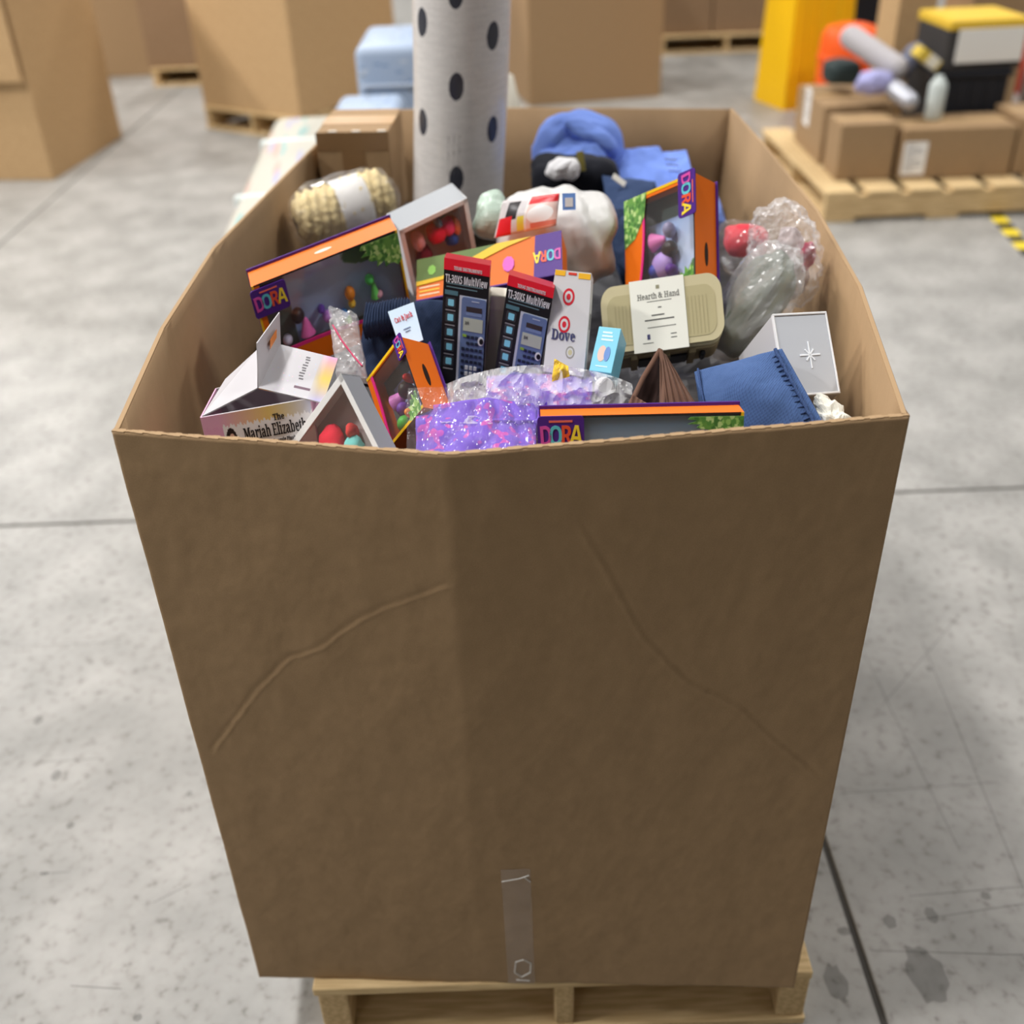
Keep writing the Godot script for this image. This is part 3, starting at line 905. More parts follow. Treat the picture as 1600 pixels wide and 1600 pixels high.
func make_goods_behind() -> void:
	# taped brown carton
	var t := thing("taped_carton", "upright brown carton sealed with a T of brown tape, in the back left corner", "box", Transform3D(Vector3(0.744, 0.008, 0.104), Vector3(0.014, 0.996, 0.016), Vector3(-0.078, -0.024, 0.990), Vector3(-0.266, 1.065, -1.181)))
	block("body", mats["kraft"], t, Vector3(0.185, 0.18, 0.174), T(0, -0.028, 0), 0.004)
	var bt := mat("brown_tape", col(132, 102, 70), 0.3)
	face("tape", bt, t, -0.0925, 0.028, 0.0925, 0.062, 0.0871)
	face("tape", bt, t, -0.03, -0.14, 0.03, 0.028, 0.0871)
	block("tape", mat("brown_tape_light", col(190, 152, 106), 0.3), t, Vector3(0.184, 0.001, 0.06), T(0, 0.0622, 0), 0.0)
	for x: float in [-0.05, 0.01, 0.075]:
		block("torn_paper", pal(col(236, 228, 214)), t, Vector3(0.02, 0.002, 0.006), T(x, 0.0625, 0.082), 0.0)
	# rolled rug
	var rx := 0.086
	var rz := 0.108
	var base := Vector3(-0.083, 0.955, -1.1)
	var lean := Basis(Vector3(1, 0, 0), Vector3(0.075, 1, 0.0), Vector3(0, 0, 1))
	var H := 0.8
	var im := pic(512, 768, col(208, 204, 200))
	var rn := FastNoiseLite.new()
	rn.frequency = 0.05
	for j in 768:
		for i in 512:
			var k := 0.84 + 0.035 * rn.get_noise_2d(i * 0.4, j * 2.4) + 0.05 * rn.get_noise_2d(i * 4.0 + 900.0, j * 20.0)
			im.set_pixel(i, j, Color(k, k * 0.985, k * 0.97))
	var spots := [[659, 37], [770, 57], [713, 132], [659, 195], [770, 205], [713, 275], [712, -12]]
	var ti := Transform3D(lean, base).affine_inverse()
	for sp: Array in spots:
		var p := ti * az(sp[0], sp[1], -1.1 + rz * 0.85)
		var u := asin(clampf(p.x / rx, -0.98, 0.98)) / TAU + 0.5
		dot(im, u, 1.0 - p.y / H, 0.024, 0.0285, col(52, 54, 64))
	for b in 3:
		var p := ti * az(700 + b * 8, 238, -1.1 + rz * 0.95)
		var u := asin(clampf(p.x / rx, -0.98, 0.98)) / TAU + 0.5
		for k in 22:
			fr(im, u, 1.0 - (p.y + 0.03 - k * 0.0032) / H, u + 0.006 * (0.5 + 0.5 * sin(k * 7.0 + b)), 1.0 - (p.y + 0.0285 - k * 0.0032) / H, col(120, 116, 114))
	var rug := thing("rolled_rug", "rolled pale grey rug with charcoal dots in clear wrap, standing upright in the box", "rug", Transform3D(lean, base))
	var rm := pic_mat("rug_cloth", im, 0.8)
	rm.clearcoat_enabled = true
	rm.clearcoat = 0.6
	rm.clearcoat_roughness = 0.15
	var st := begin()
	grid(st, 64, 24, func(u: float, v: float) -> Vector3:
		var a := TAU * (u - 0.5)
		var k := 1.0 + 0.012 * sin(v * 9.0 + a * 3.0) + 0.02 * v
		return Vector3(rx * k * sin(a), H * v, rz * k * cos(a)))
	obj("roll", st, rm, rug)
	st = begin()
	for k in 5:
		lathe(st, PackedVector2Array([Vector2(0.9 - k * 0.18, H - 0.002), Vector2(0.8 - k * 0.18, H + 0.004), Vector2(0.72 - k * 0.18, H - 0.002)]), 32, Transform3D.IDENTITY, rx, rz)
	obj("rolled_end", st, pal(col(180, 176, 172), 0.9), rug)
	# cream rope doormat roll in a bag, white paper band round its middle
	var a := az(462, 350, -0.86)
	var b := az(612, 300, -0.93)
	var ax := (b - a)
	var L := ax.length()
	var xb := ax.normalized()
	var zb := xb.cross(Vector3.UP).normalized()
	var yb := zb.cross(xb)
	var ra := 46.0 * mpp(a)
	var rope := thing("rope_roll", "cream shaggy roll with a white paper band, bagged, before the taped carton", "roll", Transform3D(Basis(yb, xb, -zb).orthonormalized(), a))
	var sn := FastNoiseLite.new()
	sn.frequency = 140.0
	var roll := begin()
	grid(roll, 72, 60, func(u: float, v: float) -> Vector3:
		var an := TAU * u
		var end := minf(1.0, minf(v, 1.0 - v) * 9.0)
		var r := ra * 0.9 * (0.3 + 0.7 * sqrt(end)) + 0.006 * sn.get_noise_3d(sin(an) * 0.3, v * 0.05 + an * 0.04, cos(an) * 0.3) + 0.003 * sin(an * 5.0 + v * 70.0)
		return Vector3(r * sin(an), v * L, r * cos(an)))
	obj("shag", roll, pal(col(222, 202, 152), 0.95), rope)
	st = begin()
	lathe(st, PackedVector2Array([Vector2(ra * 0.93, L * 0.42), Vector2(ra * 0.97, L * 0.43), Vector2(ra * 0.97, L * 0.72), Vector2(ra * 0.93, L * 0.73)]), 40)
	obj("paper_band", st, pal(col(236, 234, 230), 0.6), rope)
	film_over("plastic_bag", rope, Transform3D(Basis.IDENTITY, Vector3(0, L * 0.5, 0)), Vector3(ra * 1.08, L * 0.54, ra * 1.06), 0.010, 30.0, 5, 0.7)
	# blue sweatshirt
	var hd := thing("sweatshirt", "periwinkle blue hooded sweatshirt bundled against the back wall of the box", "sweatshirt")
	var fm: Material = mats["fleece_blue"]
	var p := az(903, 238, -1.17)
	var m := mpp(p)
	st = begin()
	lump(st, T(p.x, p.y, p.z), Vector3(70 * m, 58 * m, 0.09), 0.85, 0.012, 10.0, 3, 56, 36)
	obj("hood", st, fm, hd)
	st = begin()
	p = az(890, 250, -1.09)
	lump(st, Transform3D(Basis(Vector3.BACK, 0.25), p), Vector3(58 * m, 28 * m, 0.05), 0.9, 0.014, 16.0, 6, 48, 30)
	obj("collar", st, fm, hd)
	st = begin()
	p = az(925, 214, -1.11)
	lump(st, Transform3D(Basis(Vector3.BACK, -0.5), p), Vector3(46 * m, 16 * m, 0.04), 0.9, 0.008, 20.0, 8, 40, 24)
	obj("drawn_fold", st, fm, hd)
	st = begin()
	patch(st, az(958, 320, -1.02), az(1078, 305, -1.0), az(1030, 230, -1.13), az(950, 236, -1.15), 0.012, 0.012, 9.0, 0.05, 4)
	obj("body", st, fm, hd)
	st = begin()
	patch(st, az(1030, 300, -1.03), az(1090, 300, -1.0), az(1072, 233, -1.1), az(1034, 240, -1.12), 0.008, 0.007, 14.0, 0.04, 9)
	obj("pocket", st, fm, hd)
	st = begin()
	patch(st, az(1082, 345, -0.95), az(1134, 345, -0.97), az(1116, 290, -1.05), az(1078, 275, -1.05), 0.012, 0.008, 12.0, 0.05, 11)
	obj("sleeve", st, fm, hd)
	for k in 3:
		st = begin(false)
		var q := az(1036 + k * 3, 246 + k * 9, -1.06)
		box(st, Vector3(0.024, 0.003, 0.001), 0.0, Transform3D(Basis(Vector3.BACK, -0.1), q + Vector3(0.012, 0, 0.014)))
		obj("print", st, pal(col(176, 198, 246)), hd)
	# black garment with a grey knot
	p = az(898, 278, -1.0)
	st = begin()
	lump(st, T(p.x, p.y, p.z), Vector3(62 * m, 32 * m, 0.055), 0.7, 0.014, 12.0, 14, 56, 36)
	var bg := obj("garment", st, mats["cloth_black"])
	tag(bg, "black bundled garment under the blue sweatshirt, a grey knot lying on it", "garment")
	p = az(880, 264, -0.935)
	var kn := thing("knotted_cloth", "light grey knotted cloth lying on the black garment", "cloth", T(p.x, p.y, p.z))
	st = begin()
	lump(st, Transform3D(Basis.IDENTITY, Vector3.ZERO), Vector3(24 * m, 14 * m, 0.025), 0.8, 0.007, 24.0, 4, 48, 32)
	obj("knot", st, mats["cloth_white"], kn)
	st = begin()
	lump(st, Transform3D(Basis(Vector3.BACK, 0.4), Vector3(-0.004, 0.008, 0.012)), Vector3(14 * m, 6 * m, 0.015), 0.9, 0.006, 40.0, 7, 24, 16)
	obj("loop", st, mats["cloth_white"], kn)
	st = begin(false)
	p = az(908, 252, -0.935)
	box(st, Vector3(0.012, 0.034, 0.002), 0.0, Transform3D(Basis(Vector3.BACK, 0.15), p))
	tag(obj("hang_tag", st, pal(col(150, 140, 74))), "small olive hang tag on the black garment, right of the grey knot", "tag")
	# navy jeans
	var je := thing("jeans", "folded navy jeans with a white label, between the white pack and the doll box", "jeans")
	st = begin()
	patch(st, az(962, 415, -0.72), az(1002, 415, -0.7), az(1024, 285, -0.92), az(940, 272, -0.95), 0.02, 0.008, 14.0, 0.05, 7)
	obj("leg", st, mats["denim_navy"], je)
	st = begin()
	patch(st, az(950, 400, -0.75), az(985, 430, -0.68), az(985, 330, -0.8), az(938, 320, -0.86), 0.012, 0.01, 16.0, 0.04, 17)
	obj("leg", st, mats["denim_dark"], je)
	st = begin(false)
	box(st, Vector3(0.026, 0.011, 0.002), 0.0, Transform3D(Basis(Vector3.BACK, -0.65) * Basis(Vector3.RIGHT, -0.8), az(966, 284, -0.9) + Vector3(0, 0.006, 0.012)))
	obj("label", st, pal(col(232, 230, 222)), je)
	# clear box of red toys
	var d := thing("window_box", "grey topped clear window box of red toys, behind the large doll box", "toy box", Transform3D(Vector3(0.672, 0.177, -0.401), Vector3(-0.119, 0.979, 0.063), Vector3(0.301, -0.021, 0.924), Vector3(-0.102, 1.082, -0.599)))
	window_box(d, Vector3(0.144, 0.104, 0.078), 0)
	# white pack
	p = az(868, 372, -0.6)
	m = mpp(p)
	var wp := thing("white_pack", "plump white wrapped pack with a red and white photo card, behind the toy boxes", "pack", T(p.x, p.y, p.z))
	st = begin()
	var pn := FastNoiseLite.new()
	pn.frequency = 8.0
	grid(st, 72, 44, func(u: float, v: float) -> Vector3:
		var an := TAU * u
		var bb := PI * (v - 0.5)
		var q := Vector3(spow(sin(an), 0.75) * spow(cos(bb), 0.55), spow(sin(bb), 0.7), spow(cos(an), 0.75) * spow(cos(bb), 0.55))
		var w := 0.005 * sin(q.y * 5.0 + q.x * 12.0 + 1.2 * pn.get_noise_3dv(q * 0.12)) * (0.5 + 0.5 * q.x)
		return Vector3(q.x * 92 * m, q.y * 68 * m, q.z * 0.09) + q.normalized() * (w + 0.004 * pn.get_noise_3dv(q * 0.2)))
	var wm := mat("white_wrap", col(212, 211, 208), 0.35)
	obj("pack", st, wm, wp)
	var card := pic(128, 96, col(232, 226, 222))
	fr(card, 0.0, 0.0, 0.5, 1.0, col(205, 200, 200))
	fr(card, 0.14, 0.08, 0.36, 0.6, col(48, 44, 46))
	fr(card, 0.02, 0.5, 0.28, 1.0, col(214, 40, 48))
	fr(card, 0.38, 0.55, 0.5, 0.95, col(222, 208, 76))
	fr(card, 0.52, 0.0, 1.0, 0.24, col(206, 44, 48))
	fr(card, 0.54, 0.24, 1.0, 1.0, col(226, 196, 186))
	dot(card, 0.74, 0.56, 0.2, 0.26, col(240, 238, 236))
	fr(card, 0.6, 0.8, 1.0, 0.95, col(210, 120, 100))
	st = begin()
	patch(st, az(772, 372, -0.525), az(868, 352, -0.485), az(874, 302, -0.51), az(786, 314, -0.54), 0.01, 0.0, 1.0, 0.002, 1, 12, 12)
	var cd := obj("photo_card", st, pic_mat("photo_card", card, 0.3), wp)
	cd.position = -p
	st = begin(false)
	box(st, Vector3(0.018, 0.022, 0.001), 0.0, Transform3D(Basis(Vector3.RIGHT, -0.3), az(889, 315, -0.498)))
	var sk := obj("sticker", st, pal(col(120, 164, 236)), wp)
	sk.position = -p
	block("label", pal(col(236, 236, 236)), sk, Vector3(0.011, 0.012, 0.001), Transform3D(Basis(Vector3.RIGHT, -0.3), az(889, 316, -0.4972)), 0.0)
	# greenish bag
	p = az(768, 338, -0.62)
	st = begin(false)
	lump(st, T(p.x, p.y, p.z), Vector3(26 * m, 34 * m, 0.04), 0.8, 0.012, 14.0, 22)
	tag(obj("green_bag", st, mat("sage_wrap", col(176, 194, 180), 0.25)), "small sage green shiny bag between the rug and the white pack", "bag")

# a white framed box with a clear front and a grey top, plain soft toys inside
func window_box(t: Node3D, s: Vector3, kind: int) -> void:
	var w := s.x / 2
	var h := s.y / 2
	var z := s.z / 2
	var white := pal(col(236, 236, 234), 0.4)
	var grey := pal(col(150, 154, 158), 0.45)
	block("back_panel", pal(col(186, 172, 168), 0.6), t, Vector3(s.x - 0.004, s.y - 0.004, 0.002), T(0, 0, -z * 0.5), 0.0)
	block("top_panel", grey, t, Vector3(s.x, 0.002, s.z), T(0, h - 0.001, 0), 0.0)
	block("bottom_panel", white, t, Vector3(s.x, 0.002, s.z), T(0, -h + 0.001, 0), 0.0)
	for k: float in [-1.0, 1.0]:
		block("side_panel", white, t, Vector3(0.002, s.y, s.z), T(k * (w - 0.001), 0, 0), 0.0)
	for f: Array in [[0, 1, s.x, 0.007], [0, -1, s.x, 0.009]]:
		block("frame", white, t, Vector3(f[2], f[3], 0.002), T(0, f[1] * (h - f[3] / 2), z), 0.0005)
	for k: float in [-1.0, 1.0]:
		block("frame", white, t, Vector3(0.009, s.y, 0.002), T(k * (w - 0.0045), 0, z), 0.0005)
	block("window", mats["clear_window"], t, Vector3(s.x - 0.012, s.y - 0.012, 0.0004), T(0, 0, z - 0.001), 0.0)
	var toys := [[[0.1, 0.25, 0.3, 0.3, col(240, 34, 66)], [0.5, 0.3, 0.25, 0.25, col(250, 70, 120)], [-0.55, 0.3, 0.18, 0.28, col(214, 150, 156)], [-0.45, -0.3, 0.25, 0.35, col(120, 26, 46)], [0.75, 0.2, 0.15, 0.28, col(250, 130, 50)], [0.55, -0.1, 0.22, 0.22, col(50, 96, 190)], [0.2, 0.6, 0.1, 0.12, col(120, 150, 190)]],
		[[-0.35, -0.25, 0.4, 0.42, col(236, 48, 70)], [0.25, 0.3, 0.3, 0.3, col(130, 216, 210)], [0.2, -0.25, 0.3, 0.4, col(214, 148, 146)], [-0.1, 0.5, 0.16, 0.14, col(226, 74, 70)], [0.3, -0.75, 0.4, 0.16, col(214, 40, 58)], [0.6, 0.45, 0.1, 0.2, col(222, 196, 90)]]]
	for q: Array in toys[kind]:
		ball("plush", pal(q[4], 0.9), t, Vector3(q[0] * w * 0.85, q[1] * h * 0.85, z * 0.25), Vector3(q[2] * w * 0.9, q[3] * h * 0.9, z * 0.6), 0.9, 0.003, 60.0)

# ---------------------------------------------------------------- orange and purple boxes with a window
func bush_pic() -> StandardMaterial3D:
	if mats.has("bush_print"):
		return mats["bush_print"]
	var im := pic(64, 64, col(106, 156, 74))
	rng.seed = 9
	for i in 170:
		dot(im, rng.randf(), rng.randf(), 0.05, 0.05, [col(150, 196, 104), col(74, 124, 60), col(188, 216, 140), col(92, 148, 70)][i % 4])
	return pic_mat("bush_print", im, 0.35)

func play_box(called: String, label: String, at: Transform3D, s: Vector3, opt: Dictionary = {}) -> Node3D:
	var t := thing(called, label, "toy box", at, opt.get("group", "orange and purple window boxes"))
	var w := s.x / 2
	var h := s.y / 2
	var z := s.z / 2
	var orange := mat("orange_card", col(232, 112, 18), 0.45)
	var purple := mat("purple_card", col(78, 38, 132), 0.45)
	var yellow := mat("yellow_card", col(236, 190, 30), 0.35)
	var pink := mat("pink_card", col(228, 52, 132), 0.35)
	block("back_panel", purple, t, Vector3(s.x + 0.004, s.y + 0.006, 0.003), T(0, 0.001, -z), 0.0008)
	var tp := block("top_panel", orange, t, Vector3(s.x, 0.0015, s.z), T(0, h - 0.0007, 0), 0.0)
	if not opt.get("no_hole", false):
		var hole := begin(false)
		prism(hole, oval(0, 0, 0.016, 0.005), 0.0008, 0.0013)
		obj("hang_hole", hole, pal(opt.get("hole", col(40, 24, 14)), 0.5), tp, Transform3D(Basis(Vector3.RIGHT, -PI / 2), Vector3(opt.get("hole_x", 0.0), h - 0.0007, 0)))
	block("bottom_panel", orange, t, Vector3(s.x, 0.0015, s.z), T(0, -h + 0.0007, 0), 0.0)
	for k: float in [-1.0, 1.0]:
		block("side_panel", mat("orange_brown_card", col(206, 104, 36), 0.4), t, Vector3(0.0015, s.y, s.z), T(k * (w - 0.0007), 0, 0), 0.0)
		block("edge_strip", yellow, t, Vector3(0.004, s.y, 0.0012), T(k * (w - 0.002), 0, z + 0.0004), 0.0)
	# printed backdrop: slate sky, darker corner, grassy ground
	var im := pic(96, 64, col(140, 156, 186))
	var slate: bool = opt.get("slate", false)
	for j in 64:
		for i in 96:
			var c := col(150, 178, 226).lerp(col(196, 212, 238), clampf(1.2 - absf(i / 96.0 - 0.5) * 2.0 - j / 90.0, 0, 1))
			if slate:
				c = col(84, 140, 205).lerp(col(160, 208, 255), clampf(j / 22.0, 0.0, 1.0))
			elif i < 20 or j > 52:
				c = c.lerp(col(70, 82, 60), 0.75)
			im.set_pixel(i, j, c)
	if not slate:
		dot(im, 0.8, 0.12, 0.2, 0.14, col(80, 124, 76))
	face("backdrop", pic_mat("scene_print" + ("_slate" if slate else ""), im, 0.5), t, -w + 0.002, -h + 0.002, w - 0.002, h - 0.002, -z * 0.1)
	# front frame: swoosh along the bottom, narrow left strip and top lip
	var fb := opt.get("swoosh", 0.22) as float
	var pts := PackedVector2Array([Vector2(-w, -h), Vector2(w, -h), Vector2(w, -h + s.y * fb * 0.55)])
	var edge := PackedVector2Array()
	for i in 13:
		var u := 1.0 - i / 12.0
		var yy := -h + s.y * fb * (0.55 + 0.45 * cos(u * PI * 0.5) + 0.12 * sin(u * PI))
		pts.append(Vector2(-w + s.x * u, yy))
		edge.append(Vector2(-w + s.x * u, yy))
	poly("front_swoosh", orange, t, pts, z - 0.001, z + 0.0004)
	var band := PackedVector2Array()
	for q in edge:
		band.append(q)
	var rv := edge.duplicate()
	rv.reverse()
	for q: Vector2 in rv:
		band.append(q + Vector2(0, 0.0045))
	poly("pink_trim", pink, t, band, z - 0.001, z + 0.0007)
	poly("front_strip", orange, t, rect2(-w, -h + 0.002, -w + s.x * 0.05, h), z - 0.001, z + 0.0003)
	poly("front_lip", pal(col(46, 40, 40)), t, rect2(-w, h - 0.0025, w, h), z - 0.001, z + 0.0003)
	block("window", mats["clear_window"], t, Vector3(s.x - 0.004, s.y - 0.004, 0.0004), T(0, 0, z - 0.0012), 0.0)
	# leafy print in the far corner
	var bp := PackedVector2Array()
	var bw := s.x * 0.26
	var bh := s.y * 0.3
	for i in 15:
		var an := PI + PI / 2 * i / 14.0
		var k := 1.0 + 0.12 * sin(i * 2.6)
		bp.append(Vector2(w + cos(an) * bw * k, h - 0.004 + sin(an) * bh * k))
	bp.append(Vector2(w, h - 0.004))
	var bu := poly("leaf_print", bush_pic(), t, bp, z + 0.0003, z + 0.0012)
	(bu.material_override as StandardMaterial3D).uv1_scale = Vector3.ONE * 14.0
	if opt.get("leaf_left", false):
		poly("leaf_print", bush_pic(), t, PackedVector2Array([Vector2(-w, -h), Vector2(-w + s.x * 0.42, -h), Vector2(-w + s.x * 0.36, -h + s.y * 0.16), Vector2(-w + s.x * 0.2, -h + s.y * 0.3), Vector2(-w, -h + s.y * 0.34)]), z + 0.0005, z + 0.0014)
	# logo plaque
	var lw := opt.get("logo_w", s.x * 0.25) as float
	var lh := lw * 0.62
	var lx := -w + lw * 0.42
	var ly := h - lh * 0.5 - s.y * (opt.get("logo_y", 0.04) as float)
	var pq := poly("logo_plaque", purple, t, rrect(lx - lw / 2, ly - lh / 2, lx + lw / 2, ly + lh / 2, lw * 0.08), z + 0.0015, z + 0.0035)
	var cols := [col(214, 80, 166), col(96, 196, 208), col(232, 86, 54), col(248, 218, 60)]
	for i in 4:
		letters("DORA"[i], lh * 0.52, pal(cols[i], 0.4), pq, T(lx - lw * 0.33 + i * lw * 0.22, ly - lh * 0.02, z + 0.004, Basis(Vector3.BACK, (i - 1.5) * -0.05)), 0.95)
	block("logo_line", pal(col(238, 110, 90)), pq, Vector3(lw * 0.5, lh * 0.05, 0.0006), T(lx, ly + lh * 0.36, z + 0.0038), 0.0)
	# plain little toys behind the window
	for q: Array in opt.get("toys", [[-0.52, -0.02, 0.07, 0.12, col(44, 32, 34), 0], [-0.44, -0.3, 0.075, 0.13, col(250, 120, 200), 1], [-0.72, -0.42, 0.05, 0.08, col(214, 210, 236), 0], [-0.2, -0.08, 0.04, 0.06, col(110, 64, 180), 0], [-0.14, -0.28, 0.05, 0.09, col(214, 150, 240), 0], [0.22, 0.0, 0.055, 0.11, col(255, 150, 30), 0], [0.22, -0.22, 0.04, 0.06, col(244, 196, 60), 0], [0.52, 0.12, 0.05, 0.08, col(90, 220, 100), 0], [0.56, -0.12, 0.05, 0.12, col(120, 230, 110), 1], [0.1, -0.36, 0.035, 0.07, col(90, 170, 250), 0], [0.12, -0.55, 0.04, 0.07, col(150, 235, 60), 0], [0.6, -0.25, 0.05, 0.06, col(232, 170, 190), 0]]):
		var c := Vector3(q[0] * w, q[1] * h, z * 0.35)
		if q[5] == 0:
			ball("toy", pal(q[4], 0.35), t, c, Vector3(q[2] * w * 1.3, q[3] * h * 1.35, z * 0.45), 1.0)
		else:
			var st := begin()
			lathe(st, PackedVector2Array([Vector2(0, -1), Vector2(1, -1), Vector2(0.95, -0.9), Vector2(0.35, 0.8), Vector2(0.2, 1.0), Vector2(0, 1.05)]), 16, Transform3D(Basis.from_scale(Vector3(q[2] * w * 1.4, q[3] * h * 1.4, z * 0.45)), c))
			obj("toy", st, pal(q[4], 0.35), t)
	return t

func calculator_pack(label: String, at: Transform3D, s: Vector3) -> void:
	var t := thing("calculator_pack", label, "calculator", at, "boxed calculators")
	var w := s.x / 2
	var h := s.y / 2
	var z := s.z / 2
	var black := mat("pack_black", col(30, 30, 33), 0.35)
	block("carton", black, t, s, T(0, 0, 0), 0.001)
	block("side_panel", mat("pack_side", col(150, 146, 140), 0.3, 0.2), t, Vector3(0.001, s.y * 0.86, s.z * 0.96), T(w, -s.y * 0.06, 0), 0.0)
	block("top_panel", mat("pack_red_dark", col(170, 26, 40), 0.35), t, Vector3(s.x + 0.0006, 0.001, s.z), T(0, h, 0), 0.0)
	var red := mat("pack_red", col(244, 40, 58), 0.35)
	face("header", red, t, -w - 0.0003, h - s.y * 0.085, w + 0.0003, h, z)
	var white := pal(col(232, 232, 232), 0.4)
	letters("TEXAS INSTRUMENTS", 0.0042, white, t, T(0.002, h - s.y * 0.062, z + 0.0008), 0.8)
	letters("TI-30XS MultiView", 0.0098, white, t, T(0.0, h - s.y * 0.15, z + 0.0002), 0.6)
	for k in 2:
		face("fine_print", pal(col(110, 140, 146), 0.5), t, -w * 0.86, h - s.y * (0.19 + 0.027 * k), w * (0.75 - 0.25 * k), h - s.y * (0.182 + 0.027 * k), z, 0.0002)
	face("strip", pal(col(86, 128, 138), 0.4), t, -w * 0.92, h - s.y * 0.275, -w * 0.34, h - s.y * 0.24, z, 0.0003)
	for k in 6:
		var y := h - s.y * (0.335 + 0.118 * k)
		if y < -h + 0.012:
			break
		poly("icon", pal(col(64, 66, 70), 0.4), t, rrect(-w * 0.86, y - 0.0062, -w * 0.42, y + 0.0062, 0.002, 3), z, z + 0.0003)
		poly("icon", pal(col(140, 220, 240), 0.4), t, rrect(-w * 0.76, y - 0.0042, -w * 0.5, y + 0.0042, 0.0012, 3), z + 0.0003, z + 0.0006)
		face("fine_print", pal(col(150, 150, 152), 0.5), t, -w * 0.86, y - 0.0106, -w * 0.42, y - 0.0092, z, 0.0002)
	# the calculator, seen in the cut-out
	var x0 := -w * 0.26
	var x1 := w * 0.93
	var y1 := h - s.y * 0.265
	var y0 := -h + s.y * 0.015
	face("cut_out", pal(col(200, 204, 214), 0.25), t, x0, y0, x1, y1, z, 0.0002)
	var c := poly("calculator", mat("slate_plastic", col(104, 124, 164), 0.4), t, rrect(x0 + 0.004, y0, x1, y1 - 0.001, 0.004), z + 0.0002, z + 0.003)
	var cw := x1 - x0 - 0.004
	var cx := x0 + 0.004 + cw / 2
	face("solar_cell", pal(col(62, 54, 58), 0.2), c, cx - cw * 0.3, y1 - s.y * 0.115, cx + cw * 0.34, y1 - s.y * 0.075, z + 0.003, 0.0004)
	face("solar_cell", pal(col(122, 142, 180), 0.3), c, cx - cw * 0.3, y1 - s.y * 0.145, cx + cw * 0.34, y1 - s.y * 0.118, z + 0.003, 0.0003)
	face("screen", pal(col(186, 194, 178), 0.25), c, cx - cw * 0.4, y1 - s.y * 0.27, cx + cw * 0.4, y1 - s.y * 0.165, z + 0.003, 0.0005)
	letters("3/4", 0.004, pal(col(70, 80, 76)), c, T(cx - cw * 0.25, y1 - s.y * 0.205, z + 0.0036), 0.8)
	face("fine_print", pal(col(180, 190, 210)), c, cx - 0.004, y1 - s.y * 0.035, cx + 0.009, y1 - s.y * 0.027, z + 0.003, 0.0003)
	face("second_key", pal(col(140, 176, 64), 0.35), c, cx - cw * 0.4, y1 - s.y * 0.318, cx - cw * 0.24, y1 - s.y * 0.298, z + 0.003, 0.0012)
	poly("cursor_ring", pal(col(226, 228, 232), 0.3), c, oval(cx + cw * 0.36, y1 - s.y * 0.335, cw * 0.13, s.y * 0.035), z + 0.003, z + 0.0045)
	poly("cursor_pad", pal(col(22, 22, 26), 0.35), c, oval(cx + cw * 0.38, y1 - s.y * 0.335, cw * 0.085, s.y * 0.023), z + 0.0045, z + 0.0052)
	for r in 8:
		for k in 5:
			var kx := cx + cw * (-0.36 + 0.18 * k)
			var ky := y1 - s.y * (0.315 + 0.05 * r)
			if (r < 2 and k in [0, 4]) or ky - 0.004 < y0:
				continue
			var light := r >= 5 and k > 0 and k < 4
			block("key", pal(col(226, 228, 230), 0.4) if light else pal(col(38, 46, 66), 0.4), c, Vector3(cw * 0.13, s.y * (0.034 if light else 0.024), 0.0016), T(kx, ky, z + 0.0036), 0.0005)

